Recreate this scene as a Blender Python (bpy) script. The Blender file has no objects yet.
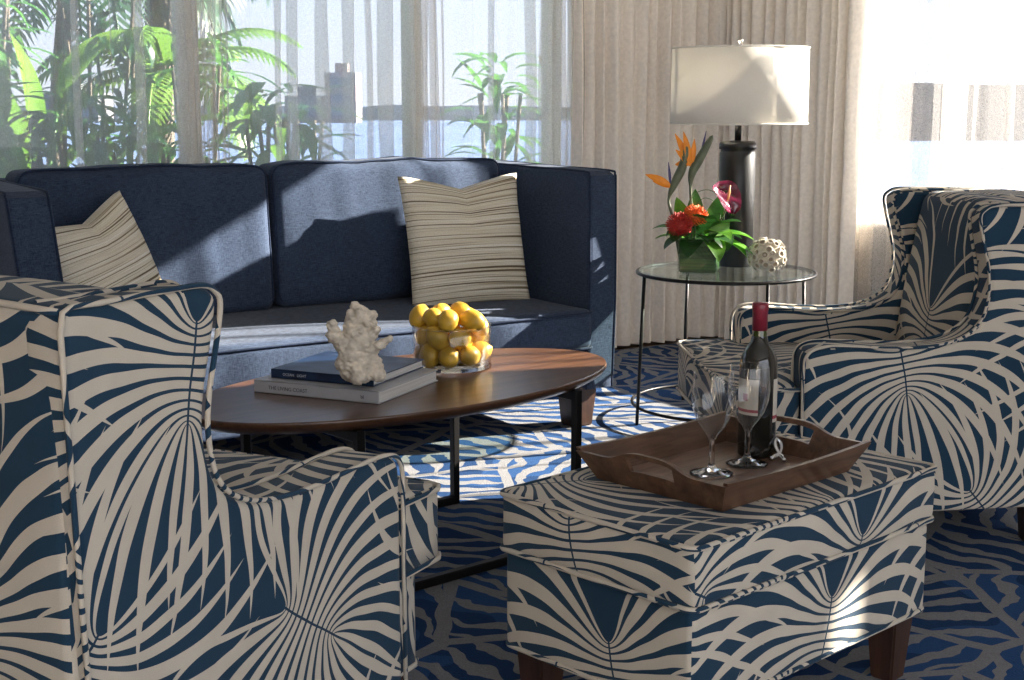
import bpy, bmesh, math, random
from mathutils import Vector, Matrix, noise
sc = bpy.context.scene
COL = sc.collection
PI = math.pi
R = math.radians
# ------------------------------------------------------------------ camera, sky, sun, exposure
cam_d = bpy.data.cameras.new('camera'); cam = bpy.data.objects.new('camera', cam_d); COL.objects.link(cam)
cam_d.sensor_width = 36.0; cam_d.lens = 36.0 * 1400 / 1024
cam_d.clip_start = 0.05; cam_d.clip_end = 2000
cam.location = (0, 0, 1.15); cam.rotation_euler = (R(90) - math.atan(242 / 1400), 0, 0)
sc.camera = cam
sc.view_settings.view_transform = 'Standard'; sc.view_settings.look = 'None'
sc.view_settings.gamma = 1; sc.view_settings.use_curve_mapping = False
sc.view_settings.exposure = 0.42
try:
    sc.cycles.use_denoising = True
    sc.cycles.max_bounces = 12; sc.cycles.transparent_max_bounces = 24
    sc.cycles.transmission_bounces = 10; sc.cycles.diffuse_bounces = 5
    sc.cycles.caustics_reflective = False; sc.cycles.caustics_refractive = False
    sc.cycles.sample_clamp_indirect = 8
except Exception:
    pass
world = bpy.data.worlds.new('sky'); sc.world = world; world.use_nodes = True
wt = world.node_tree; wt.nodes.clear()
wo = wt.nodes.new('ShaderNodeOutputWorld'); wb = wt.nodes.new('ShaderNodeBackground')
wc = wt.nodes.new('ShaderNodeTexCoord'); ws = wt.nodes.new('ShaderNodeSeparateXYZ'); wr = wt.nodes.new('ShaderNodeValToRGB')
wt.links.new(wc.outputs['Generated'], ws.inputs[0]); wt.links.new(ws.outputs['Z'], wr.inputs[0])
wr.color_ramp.elements[0].position = 0.0; wr.color_ramp.elements[0].color = (0.68, 0.73, 0.82, 1)
wr.color_ramp.elements[1].position = 0.5; wr.color_ramp.elements[1].color = (0.50, 0.66, 1.0, 1)
e_ = wr.color_ramp.elements.new(0.15); e_.color = (0.62, 0.74, 0.96, 1)
wt.links.new(wr.outputs[0], wb.inputs[0]); wb.inputs[1].default_value = 1.35
wt.links.new(wb.outputs[0], wo.inputs[0])
SUN_DIR = Vector((-1.0, -0.30, -0.50)).normalized()
sun_d = bpy.data.lights.new('sun', 'SUN'); sun = bpy.data.objects.new('sun', sun_d); COL.objects.link(sun)
sun_d.energy = 40.0; sun_d.angle = R(0.6); sun_d.color = (1.0, 0.93, 0.82)
sun.rotation_euler = SUN_DIR.to_track_quat('-Z', 'Y').to_euler(); sun.location = (6, 8, 5)

# fill light added in the unseen rear opening to brighten the foreground
ar_d = bpy.data.lights.new('rear_fill', 'AREA'); ar = bpy.data.objects.new('rear_fill', ar_d); COL.objects.link(ar)
ar_d.shape = 'RECTANGLE'; ar_d.size = 5.2; ar_d.size_y = 2.1; ar_d.energy = 42; ar_d.color = (1.0, 0.97, 0.92)
_r = R(33); _c = Vector((1.0 - 3.9 * math.cos(_r) + 7.45 * math.sin(_r), 6.85 - 3.9 * math.sin(_r) - 7.45 * math.cos(_r), 1.2))
ar.location = _c; ar.rotation_euler = Vector((-math.sin(_r), math.cos(_r), 0)).to_track_quat('-Z', 'Y').to_euler()

# ------------------------------------------------------------------ helpers
def tag(o, label=None, cat=None, group=None, kind=None):
    if label: o['label'] = label
    if cat: o['category'] = cat
    if group: o['group'] = group
    if kind: o['kind'] = kind
    return o
def thing(name, label, cat, loc=(0, 0, 0), rz=0, group=None):
    o = bpy.data.objects.new(name, None); COL.objects.link(o); o.empty_display_size = 0.1
    o.location = loc; o.rotation_euler = (0, 0, rz)
    return tag(o, label, cat, group)
def obj(name, bm, m, parent=None, smooth=True, loc=None, rot=None):
    bm.normal_update()
    me = bpy.data.meshes.new(name); bm.to_mesh(me); bm.free()
    if smooth is True:
        for p in me.polygons: p.use_smooth = True
    o = bpy.data.objects.new(name, me); COL.objects.link(o)
    if m: me.materials.append(m)
    if parent: o.parent = parent
    if loc is not None: o.location = loc
    if rot is not None: o.rotation_euler = rot
    return o
def copy_tree(o, parent=None):
    c = o.copy(); COL.objects.link(c); c.parent = parent
    for ch in list(o.children): copy_tree(ch, c)
    return c
def box(bm, x0, x1, y0, y1, z0, z1, bev=0, seg=2, mat=None):
    vs = [bm.verts.new(Vector(p)) for p in [(x0, y0, z0), (x1, y0, z0), (x1, y1, z0), (x0, y1, z0), (x0, y0, z1), (x1, y0, z1), (x1, y1, z1), (x0, y1, z1)]]
    fs = [bm.faces.new([vs[i] for i in f]) for f in [(3, 2, 1, 0), (4, 5, 6, 7), (0, 1, 5, 4), (1, 2, 6, 5), (2, 3, 7, 6), (3, 0, 4, 7)]]
    if bev:
        es = list({e for f in fs for e in f.edges})
        r = bmesh.ops.bevel(bm, geom=es, offset=bev, segments=seg, profile=0.5, affect='EDGES')
        if mat:
            for v in {v for f in r['faces'] for v in f.verts} | {v for v in vs if v.is_valid}: v.co = mat @ v.co
    elif mat:
        for v in vs: v.co = mat @ v.co
def lathe(bm, prof, n=48, c=(0, 0, 0), close=False):
    rings = []
    for r, z in prof:
        if r < 1e-6: rings.append([bm.verts.new((c[0], c[1], c[2] + z))])
        else: rings.append([bm.verts.new((c[0] + r * math.cos(2 * PI * k / n), c[1] + r * math.sin(2 * PI * k / n), c[2] + z)) for k in range(n)])
    made = [v for r_ in rings for v in r_]
    pairs = list(zip(rings[:-1], rings[1:]))
    if close: pairs.append((rings[-1], rings[0]))
    for a, b in pairs:
        for k in range(n):
            k2 = (k + 1) % n
            if len(a) == 1 and len(b) == 1: continue
            if len(a) == 1: bm.faces.new([a[0], b[k2], b[k]])
            elif len(b) == 1: bm.faces.new([a[k], a[k2], b[0]])
            else: bm.faces.new([a[k], a[k2], b[k2], b[k]])
    return made
def tube(bm, pts, r, n=8, closed=False, caps=True, uvl=None):
    pts = [Vector(p) for p in pts]; N = len(pts); rr = r if isinstance(r, (list, tuple)) else [r] * N
    rings = []; prev = None
    for i, p in enumerate(pts):
        if closed: t = pts[(i + 1) % N] - pts[i - 1]
        else: t = pts[min(i + 1, N - 1)] - pts[max(i - 1, 0)]
        t.normalize()
        if prev is None:
            a = Vector((0, 0, 1)) if abs(t.z) < 0.9 else Vector((1, 0, 0))
            u = t.cross(a).normalized()
        else:
            u = (prev - t * prev.dot(t))
            if u.length < 1e-5: u = t.orthogonal()
            u.normalize()
        prev = u; w = t.cross(u)
        rings.append([bm.verts.new(p + (u * math.cos(2 * PI * k / n) + w * math.sin(2 * PI * k / n)) * rr[i]) for k in range(n)])
    m = N if closed else N - 1
    acc = 0
    for i in range(m):
        a, b = rings[i], rings[(i + 1) % N]
        d = (pts[(i + 1) % N] - pts[i]).length
        for k in range(n):
            f = bm.faces.new([a[k], a[(k + 1) % n], b[(k + 1) % n], b[k]])
            if uvl:
                for l, (uu, vv) in zip(f.loops, [(acc, k * .004), (acc, k * .004 + .004), (acc + d, k * .004 + .004), (acc + d, k * .004)]):
                    l[uvl].uv = (uu * 1.0 + 0.13, vv)
        acc += d
    if caps and not closed:
        bm.faces.new(list(reversed(rings[0]))); bm.faces.new(rings[-1])
def smooth_path(pts, closed=False, sub=6, sharp=()):
    P = [Vector(p) for p in pts]; N = len(P); out = []
    rng = range(N if closed else N - 1)
    for i in rng:
        p0 = P[(i - 1) % N] if closed or i > 0 else P[0]; p1 = P[i]; p2 = P[(i + 1) % N]
        p3 = P[(i + 2) % N] if closed or i + 2 < N else P[-1]
        for k in range(sub):
            t = k / sub
            out.append(0.5 * ((2 * p1) + (-p0 + p2) * t + (2 * p0 - 5 * p1 + 4 * p2 - p3) * t * t + (-p0 + 3 * p1 - 3 * p2 + p3) * t ** 3))
    if not closed: out.append(P[-1])
    return out
def rbox(bm, c, s, r, n=10, bulge=(0, 0, 0), fn=None):
    """rounded box of size s centred on c; bulge = outward puff of the x, y and z faces; fn(p) deforms"""
    c = Vector(c); h = Vector(s) / 2; vd = {}
    def V(p):
        key = (round(p.x, 5), round(p.y, 5), round(p.z, 5))
        if key not in vd:
            q = Vector([max(-h[i] + r, min(h[i] - r, p[i])) for i in range(3)])
            d = p - q
            if d.length > 1e-9: q = q + d.normalized() * r
            f = [q[i] / h[i] for i in range(3)]
            g = [max(0, 1 - f[i] ** 2) for i in range(3)]
            q2 = Vector((q.x + bulge[0] * f[0] * (g[1] * g[2]) ** .6, q.y + bulge[1] * f[1] * (g[0] * g[2]) ** .6, q.z + bulge[2] * f[2] * (g[0] * g[1]) ** .6))
            q2 = c + q2
            if fn: q2 = fn(q2)
            vd[key] = bm.verts.new(q2)
        return vd[key]
    def ticks(L):
        a = [-L, -L + r * .35, -L + r * .7, -L + r]; b = [L - r, L - r * .7, L - r * .35, L]
        m = [-L + r + (2 * L - 2 * r) * k / n for k in range(1, n)]
        return a + m + b
    T = [ticks(h[i]) for i in range(3)]
    for ax in range(3):
        a, b = (ax + 1) % 3, (ax + 2) % 3
        for s_ in (-1, 1):
            for i in range(len(T[a]) - 1):
                for j in range(len(T[b]) - 1):
                    def P(x, y):
                        p = Vector((0, 0, 0)); p[ax] = s_ * h[ax]; p[a] = x; p[b] = y; return V(p)
                    q = [P(T[a][i], T[b][j]), P(T[a][i + 1], T[b][j]), P(T[a][i + 1], T[b][j + 1]), P(T[a][i], T[b][j + 1])]
                    if s_ < 0: q.reverse()
                    if len(set(q)) == 4:
                        try: bm.faces.new(q)
                        except ValueError: pass
def slab(bm, prof, t, bev=0.01, seg=3, axis='y'):
    """closed profile in (a,z) extruded by t along the other horizontal axis (from 0 to -t), edges rounded"""
    def mk(a, z, o): return Vector((a, o, z)) if axis == 'y' else Vector((o, a, z))
    A = [bm.verts.new(mk(a, z, 0)) for a, z in prof]; B = [bm.verts.new(mk(a, z, -t)) for a, z in prof]
    n = len(prof); f1 = bm.faces.new(A); f2 = bm.faces.new(list(reversed(B)))
    for i in range(n): bm.faces.new([A[i], B[i], B[(i + 1) % n], A[(i + 1) % n]])
    bmesh.ops.recalc_face_normals(bm, faces=bm.faces[:])
    if bev:
        es = list(f1.edges) + list(f2.edges)
        bmesh.ops.bevel(bm, geom=es, offset=bev, segments=seg, profile=0.5, affect='EDGES')
def box_uv(bm, off=(0, 0), offx=None, offz=None, flip=False):
    """metre-scale UVs projected per face direction; offsets move the print"""
    uvl = bm.loops.layers.uv.verify(); bm.normal_update()
    for f in bm.faces:
        n = f.normal; ax, ay, az = abs(n.x), abs(n.y), abs(n.z)
        for l in f.loops:
            p = l.vert.co
            if az > ax and az > ay: o = offz or off; uv = (p.x - o[0], p.y - o[1])
            elif ay >= ax: o = off; uv = (p.x - o[0], p.z - o[1])
            else: o = offx or off; uv = (p.y - o[0], p.z - o[1])
            l[uvl].uv = uv

# ------------------------------------------------------------------ materials
def mat(name):
    m = bpy.data.materials.new(name); m.use_nodes = True; nt = m.node_tree; nt.nodes.clear()
    out = nt.nodes.new('ShaderNodeOutputMaterial'); return m, nt, out
def bsdf(nt, col, rough=.5, **kw):
    b = nt.nodes.new('ShaderNodeBsdfPrincipled')
    if isinstance(col, tuple): b.inputs['Base Color'].default_value = (*col[:3], 1)
    else: nt.links.new(col, b.inputs['Base Color'])
    if isinstance(rough, (int, float)): b.inputs['Roughness'].default_value = rough
    else: nt.links.new(rough, b.inputs['Roughness'])
    for k, v in kw.items(): b.inputs[k.replace('_', ' ')].default_value = v
    return b
def coord(nt, kind='Object', scale=(1, 1, 1), rot=(0, 0, 0)):
    c = nt.nodes.new('ShaderNodeTexCoord'); m = nt.nodes.new('ShaderNodeMapping')
    m.inputs['Scale'].default_value = scale; m.inputs['Rotation'].default_value = rot
    nt.links.new(c.outputs[kind], m.inputs[0]); return m.outputs[0]
def noise_t(nt, vec, scale, detail=2, rough=.5, dist=0):
    n = nt.nodes.new('ShaderNodeTexNoise'); n.inputs['Scale'].default_value = scale; n.inputs['Detail'].default_value = detail
    n.inputs['Roughness'].default_value = rough; n.inputs['Distortion'].default_value = dist
    nt.links.new(vec, n.inputs['Vector']); return n.outputs['Fac']
def ramp(nt, fac, stops, interp='LINEAR'):
    r = nt.nodes.new('ShaderNodeValToRGB'); r.color_ramp.interpolation = interp
    el = r.color_ramp.elements
    while len(el) < len(stops): el.new(0.5)
    for e, (p, c) in zip(el, stops): e.position = p; e.color = (*c, 1)
    nt.links.new(fac, r.inputs[0]); return r.outputs[0]
def mixc(nt, fac, a, b, mode='MIX'):
    m = nt.nodes.new('ShaderNodeMix'); m.data_type = 'RGBA'; m.blend_type = mode
    for s, v in ((0, fac), (6, a), (7, b)):
        if isinstance(v, (int, float)): m.inputs[s].default_value = v
        elif isinstance(v, tuple): m.inputs[s].default_value = (*v, 1)
        else: nt.links.new(v, m.inputs[s])
    return m.outputs[2]
def bump(nt, b, h, strength=.3, dist=.002):
    n = nt.nodes.new('ShaderNodeBump'); n.inputs['Strength'].default_value = strength; n.inputs['Distance'].default_value = dist
    nt.links.new(h, n.inputs['Height']); nt.links.new(n.outputs[0], b.inputs['Normal'])
class X:
    """tiny expression builder over math nodes"""
    def __init__(s, nt, o): s.nt = nt; s.o = o
    def _m(s, op, *a):
        n = s.nt.nodes.new('ShaderNodeMath'); n.operation = op
        for i, v in enumerate(a):
            if isinstance(v, X): s.nt.links.new(v.o, n.inputs[i])
            elif isinstance(v, (int, float)): n.inputs[i].default_value = v
            else: s.nt.links.new(v, n.inputs[i])
        return X(s.nt, n.outputs[0])
    def __add__(s, b): return s._m('ADD', s, b)
    def __sub__(s, b): return s._m('SUBTRACT', s, b)
    def __mul__(s, b): return s._m('MULTIPLY', s, b)
    def __truediv__(s, b): return s._m('DIVIDE', s, b)
    def f(s, op, *a): return s._m(op, s, *a)
def link_out(nt, out, b): nt.links.new(b.outputs[0], out.inputs[0])
def simple(name, col, rough=.5, var=.12, vs=20, bmp=0, **kw):
    m, nt, out = mat(name); v = coord(nt)
    n = noise_t(nt, v, vs, 3)
    c = ramp(nt, n, [(.3, tuple(x * (1 - var) for x in col)), (.7, tuple(min(1, x * (1 + var)) for x in col))])
    b = bsdf(nt, c, rough, **kw)
    if bmp: bump(nt, b, n, .4, bmp)
    link_out(nt, out, b); return m

def leaf_node_group():
    g = bpy.data.node_groups.new('palm_fan', 'ShaderNodeTree')
    for n in ('U', 'V', 'CX', 'CY', 'Angle', 'Radius', 'Count', 'Curl', 'Width', 'Seed'):
        g.interface.new_socket(n, in_out='INPUT', socket_type='NodeSocketFloat')
    g.interface.new_socket('Mask', in_out='OUTPUT', socket_type='NodeSocketFloat')
    gi = g.nodes.new('NodeGroupInput'); go = g.nodes.new('NodeGroupOutput')
    I = {s.name: X(g, s) for s in gi.outputs if s.name}
    T = 1.00
    px = I['U'] - I['CX']; py = I['V'] - I['CY']
    px = px - (px / T).f('ROUND') * T; py = py - (py / T).f('ROUND') * T
    ca = I['Angle'].f('COSINE'); sa = I['Angle'].f('SINE')
    x = px * ca + py * sa; y = py * ca - px * sa
    ay = y.f('ABSOLUTE')
    side = y.f('GREATER_THAN', 0.0) * 31.0
    SP = 0.15                      # midrib length between the two foci; leaflets follow the confocal hyperbolas
    x = x + SP * 0.5
    d1 = (x * x + y * y).f('SQRT'); xm = x - SP; d2 = (xm * xm + y * y).f('SQRT')
    rn = ((d1 + d2) * 0.5 - SP * 0.5) / I['Radius']
    th = ((d1 - d2) / SP).f('MINIMUM', 1.0).f('MAXIMUM', -1.0).f('ARCCOSINE') / PI
    t2 = th + I['Curl'] * (rn * rn * 0.7 + rn * 0.3) * ((th * PI).f('SINE') * 0.8 + 0.2)
    t3 = t2 * I['Count']
    idx = t3.f('FLOOR')
    fr = (t3 - idx - 0.5).f('ABSOLUTE') * 2.0
    wn = g.nodes.new('ShaderNodeTexWhiteNoise'); wn.noise_dimensions = '1D'
    g.links.new((idx + side + I['Seed']).o, wn.inputs['W'])
    jit = X(g, wn.outputs['Value'])
    L = jit * 0.28 + 0.74
    L = L * (1.0 and (t2 * PI * 0.9).f('SINE') * 0.18 + 0.84)
    q = (rn / L).f('MINIMUM', 1.0)
    w = I['Width'] * (X(g, (q.f('POWER', 1.5)).o) * -1.0 + 1.0)
    w = w * (jit * 0.18 + 0.9)
    m = fr.f('LESS_THAN', w) * q.f('LESS_THAN', 0.999) * t2.f('LESS_THAN', 0.90) * ay.f('GREATER_THAN', 0.0022)
    g.links.new(m.o, go.inputs[0])
    return g
FAN = leaf_node_group()
FANS = [  # cx, cy, angle, radius, count, curl, width, seed
    (0.00, 0.00, R(-100), 0.40, 15, 0.24, 0.70, 1),
    (0.50, 0.10, R(150), 0.34, 14, -0.28, 0.68, 7),
    (0.24, 0.55, R(-35), 0.38, 15, 0.30, 0.70, 13),
    (0.76, 0.62, R(-130), 0.35, 14, -0.26, 0.68, 23),
]
def palm_fabric(name='palm_print_fabric', cream=(.56, .50, .41), navy=(.010, .036, .068)):
    m, nt, out = mat(name)
    uv = nt.nodes.new('ShaderNodeUVMap')
    wob = nt.nodes.new('ShaderNodeTexNoise'); wob.inputs['Scale'].default_value = 9; wob.inputs['Detail'].default_value = 1
    nt.links.new(uv.outputs[0], wob.inputs['Vector'])
    s = nt.nodes.new('ShaderNodeSeparateXYZ'); nt.links.new(uv.outputs[0], s.inputs[0])
    wv = X(nt, wob.outputs['Fac']) * 0.012
    U = X(nt, s.outputs[0]) + wv; V = X(nt, s.outputs[1]) + wv
    tot = None
    for f in FANS:
        n = nt.nodes.new('ShaderNodeGroup'); n.node_tree = FAN
        nt.links.new(U.o, n.inputs['U']); nt.links.new(V.o, n.inputs['V'])
        for k, v in zip(('CX', 'CY', 'Angle', 'Radius', 'Count', 'Curl', 'Width', 'Seed'), f): n.inputs[k].default_value = v
        o = X(nt, n.outputs[0]); tot = o if tot is None else tot.f('MAXIMUM', o)
    nz = noise_t(nt, uv.outputs[0], 700, 2)
    nz2 = noise_t(nt, uv.outputs[0], 14, 3)
    cr = mixc(nt, nz, tuple(c * .80 for c in cream), tuple(min(1, c * 1.18) for c in cream))
    nv = mixc(nt, nz, tuple(c * .7 for c in navy), tuple(c * 1.5 for c in navy))
    c = mixc(nt, tot.o, nv, cr)
    c = mixc(nt, 0.18, c, ramp(nt, nz2, [(.3, (.5, .5, .5)), (.7, (1, 1, 1))]), 'MULTIPLY')
    b = bsdf(nt, c, .85, Sheen_Weight=.08, Sheen_Roughness=.5)
    b.inputs['Specular IOR Level'].default_value = .25
    bump(nt, b, nz, .35, .0015)
    link_out(nt, out, b); return m
def woven(name, c1, c2, rough=.9):
    m, nt, out = mat(name)
    a = noise_t(nt, coord(nt, 'Object', (60, 60, 900)), 1, 2); b_ = noise_t(nt, coord(nt, 'Object', (900, 900, 60)), 1, 2)
    f = X(nt, a) * .5 + X(nt, b_) * .5
    c = ramp(nt, f.o, [(.36, c1), (.64, c2)])
    big = noise_t(nt, coord(nt), 6, 3)
    c = mixc(nt, .35, c, ramp(nt, big, [(.3, (.55, .55, .55)), (.7, (1, 1, 1))]), 'MULTIPLY')
    b = bsdf(nt, c, rough, Sheen_Weight=.08, Sheen_Roughness=.5); b.inputs['Specular IOR Level'].default_value = .2
    bump(nt, b, f.o, .4, .0015); link_out(nt, out, b); return m
def wood(name, c1, c2, rough=.35, scale=(1.2, 14, 14), coat=0.2):
    m, nt, out = mat(name)
    n = noise_t(nt, coord(nt, 'Object', scale), 3, 6, .6, .6); n2 = noise_t(nt, coord(nt, 'Object', (scale[0] * 2, scale[1] * 8, scale[2] * 8)), 3, 2)
    c = ramp(nt, n, [(.3, c1), (.7, c2)]); c = mixc(nt, .4, c, ramp(nt, n2, [(.3, (.5, .5, .5)), (.7, (1, 1, 1))]), 'MULTIPLY')
    b = bsdf(nt, c, rough); b.inputs['Coat Weight'].default_value = coat; b.inputs['Coat Roughness'].default_value = .25
    link_out(nt, out, b); return m
def thin_glass(name, tint=(1, 1, 1), base=.03, edge=.8, rough=.0, facing_blend=.25):
    m, nt, out = mat(name)
    t = nt.nodes.new('ShaderNodeBsdfTransparent'); t.inputs[0].default_value = (*tint, 1)
    g = nt.nodes.new('ShaderNodeBsdfGlossy'); g.inputs['Roughness'].default_value = rough; g.inputs[0].default_value = (1, 1, 1, 1)
    lw = nt.nodes.new('ShaderNodeLayerWeight'); lw.inputs[0].default_value = facing_blend
    f = X(nt, lw.outputs['Facing']).f('POWER', 2.0) * edge + base
    mx = nt.nodes.new('ShaderNodeMixShader'); nt.links.new(f.f('MINIMUM', 1.0).o, mx.inputs[0])
    nt.links.new(t.outputs[0], mx.inputs[1]); nt.links.new(g.outputs[0], mx.inputs[2]); link_out(nt, out, mx); return m
def glass(name, col=(1, 1, 1), rough=0, ior=1.45):
    m, nt, out = mat(name); b = bsdf(nt, col, rough); b.inputs['Transmission Weight'].default_value = 1; b.inputs['IOR'].default_value = ior
    link_out(nt, out, b); return m
def sheer(name, col, trans, transl=.6):
    m, nt, out = mat(name)
    nz = noise_t(nt, coord(nt, 'Object', (500, 500, 90)), 1, 2); nz2 = noise_t(nt, coord(nt, 'Object', (90, 90, 700)), 1, 2)
    fac = X(nt, nz) * .5 + X(nt, nz2) * .5
    t = nt.nodes.new('ShaderNodeBsdfTransparent')
    d = nt.nodes.new('ShaderNodeBsdfDiffuse'); l = nt.nodes.new('ShaderNodeBsdfTranslucent')
    d.inputs[0].default_value = (*col, 1); l.inputs[0].default_value = (*col, 1)
    m1 = nt.nodes.new('ShaderNodeMixShader'); m1.inputs[0].default_value = transl
    nt.links.new(d.outputs[0], m1.inputs[1]); nt.links.new(l.outputs[0], m1.inputs[2])
    m2 = nt.nodes.new('ShaderNodeMixShader')
    nt.links.new((fac * .5 + (1 - trans - .25)).f('MAXIMUM', 0.05).o, m2.inputs[0])
    nt.links.new(t.outputs[0], m2.inputs[1]); nt.links.new(m1.outputs[0], m2.inputs[2]); link_out(nt, out, m2); return m
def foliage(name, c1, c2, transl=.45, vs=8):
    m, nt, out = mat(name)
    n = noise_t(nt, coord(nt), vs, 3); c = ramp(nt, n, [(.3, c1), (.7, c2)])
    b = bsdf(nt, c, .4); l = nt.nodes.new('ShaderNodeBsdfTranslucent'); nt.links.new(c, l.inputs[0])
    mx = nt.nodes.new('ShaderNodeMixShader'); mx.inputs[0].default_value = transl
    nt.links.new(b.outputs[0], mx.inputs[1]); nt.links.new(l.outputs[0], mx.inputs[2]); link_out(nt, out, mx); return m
def carpet_mat():
    m, nt, out = mat('patterned_carpet')
    v = coord(nt, 'Object')
    wob = nt.nodes.new('ShaderNodeTexNoise'); wob.inputs['Scale'].default_value = 3.0; nt.links.new(v, wob.inputs['Vector'])
    va = nt.nodes.new('ShaderNodeVectorMath'); va.operation = 'MULTIPLY_ADD'; nt.links.new(wob.outputs['Color'], va.inputs[0])
    va.inputs[1].default_value = (.10, .10, 0); nt.links.new(v, va.inputs[2])
    def vor(feature):
        n = nt.nodes.new('ShaderNodeTexVoronoi'); n.feature = feature; n.voronoi_dimensions = '2D'; n.inputs['Scale'].default_value = 2.7
        n.inputs['Randomness'].default_value = .85; nt.links.new(va.outputs[0], n.inputs['Vector']); return n
    v1 = vor('F1'); v2 = vor('DISTANCE_TO_EDGE')
    sc_ = nt.nodes.new('ShaderNodeSeparateColor'); nt.links.new(v1.outputs['Color'], sc_.inputs[0])
    ang = X(nt, sc_.outputs[0]) * 1.6 + 0.2 + X(nt, sc_.outputs[1]).f('GREATER_THAN', .5) * 1.57
    sp = nt.nodes.new('ShaderNodeSeparateXYZ'); nt.links.new(va.outputs[0], sp.inputs[0])
    x, y = X(nt, sp.outputs[0]), X(nt, sp.outputs[1])
    st = x * ang.f('SINE') - y * ang.f('COSINE')
    ph = X(nt, noise_t(nt, v, 4.5, 3)) * 2.6
    stripe = (st * 13.0 + ph)
    stripe = (stripe - stripe.f('FLOOR') - .5).f('ABSOLUTE') * 2.0
    # leaf-like strokes thin out toward the cell rim
    wide = X(nt, v2.outputs['Distance']) * 2.2 + .10
    beige = stripe.f('LESS_THAN', wide.f('MINIMUM', .52))
    rim = X(nt, v2.outputs['Distance']).f('LESS_THAN', .045)
    msk = beige.f('MAXIMUM', rim)
    nz = noise_t(nt, v, 260, 3)
    bl = mixc(nt, X(nt, noise_t(nt, v, 2.5, 2)).f('GREATER_THAN', .52).o, (.012, .034, .095), (.03, .085, .22))
    bl = mixc(nt, nz, bl, (.014, .048, .13)); be = mixc(nt, nz, (.13, .13, .14), (.29, .29, .295))
    c = mixc(nt, msk.o, bl, be)
    b = bsdf(nt, c, .95); b.inputs['Specular IOR Level'].default_value = .1; bump(nt, b, nz, .8, .004)
    link_out(nt, out, b); return m
def striped_pillow():
    m, nt, out = mat('striped_pillow_fabric')
    uv = nt.nodes.new('ShaderNodeUVMap'); mp = nt.nodes.new('ShaderNodeMapping'); mp.inputs['Scale'].default_value = (1.0, 150, 1)
    nt.links.new(uv.outputs[0], mp.inputs[0])
    n = noise_t(nt, mp.outputs[0], 1.0, 1, .4)
    s = nt.nodes.new('ShaderNodeSeparateXYZ'); nt.links.new(uv.outputs[0], s.inputs[0])
    fine = (X(nt, s.outputs[1]) * 480.0).f('SINE') * .5 + .5
    c = ramp(nt, n, [(.34, (.17, .13, .08)), (.40, (.50, .42, .29)), (.48, (.86, .80, .66)), (.58, (.70, .62, .46)), (.66, (.90, .86, .76))])
    mp2 = nt.nodes.new('ShaderNodeMapping'); mp2.inputs['Scale'].default_value = (260, 200, 1); nt.links.new(uv.outputs[0], mp2.inputs[0])
    n2 = noise_t(nt, mp2.outputs[0], 1, 2)
    c = mixc(nt, .3, c, ramp(nt, n2, [(.3, (.45, .45, .45)), (.65, (1, 1, 1))]), 'MULTIPLY')
    b = bsdf(nt, c, .95); b.inputs['Specular IOR Level'].default_value = .1; bump(nt, b, (fine * .6 + X(nt, n2) * .5).o, .5, .002)
    link_out(nt, out, b); return m
M = {}
M['palm'] = palm_fabric()
M['sofa'] = woven('blue_sofa_weave', (.011, .021, .045), (.064, .092, .155))
M['sofapipe'] = woven('blue_sofa_piping', (.006, .012, .03), (.03, .05, .10))
M['walnut'] = wood('walnut_tabletop', (.055, .022, .010), (.155, .072, .036), .3, (1.0, 12, 12), .35)
M['darkwood'] = wood('dark_leg_wood', (.022, .010, .006), (.075, .034, .02), .4, (10, 10, 1.2))
M['traywood'] = wood('tray_wood', (.045, .02, .011), (.17, .088, .048), .38, (2, 14, 14), .25)
M['floorwood'] = wood('floor_boards', (.12, .06, .03), (.26, .15, .09), .4, (1, 8, 8))
M['black'] = simple('black_metal', (.012, .011, .011), .4, Metallic=.6)
M['lampblack'] = simple('black_lamp_lacquer', (.004, .0035, .0035), .40)
M['chrome'] = simple('brushed_steel', (.7, .7, .7), .18, Metallic=1.0)
M['carpet'] = carpet_mat()
M['pillow'] = striped_pillow()
M['drape'] = simple('taupe_drape', (.86, .79, .71), .95, .07, 60, .0008)
M['wall'] = simple('wall_paint', (.62, .57, .50), .9, .03)
M['ceil'] = simple('ceiling_paint', (.8, .78, .74), .9, .02)
M['frame'] = simple('window_frame_paint', (.80, .75, .64), .5, .03)
M['pane'] = thin_glass('window_pane', base=.03, edge=.5)
M['sheer_l'] = sheer('sheer_grey_curtain', (.92, .87, .80), .60, .7)
M['sheer_r'] = sheer('sheer_white_curtain', (.60, .58, .56), .62, .20)
M['tableglass'] = thin_glass('table_glass', (.86, .93, .90), .05, .9)
M['vaseglass'] = thin_glass('vase_glass', (.95, .98, .96), .05, .9)
M['wineglass'] = thin_glass('wine_glass_crystal', (.97, .97, .97), .05, 1.0, 0, .35)
M['glass'] = glass('clear_glass')
M['bowlglass'] = thin_glass('bowl_glass', (.97, .98, .98), .04, .95)
M['coral'] = simple('coral_white', (.66, .58, .47), .85, .25, 45, .004)
M['tubecoral'] = simple('tube_coral', (.66, .60, .50), .8, .15, 60)
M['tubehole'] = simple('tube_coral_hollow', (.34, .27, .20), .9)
M['lemon'] = simple('lemon_skin', (.56, .33, .03), .42, .14, 30, .0012)
M['shade'] = None

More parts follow.
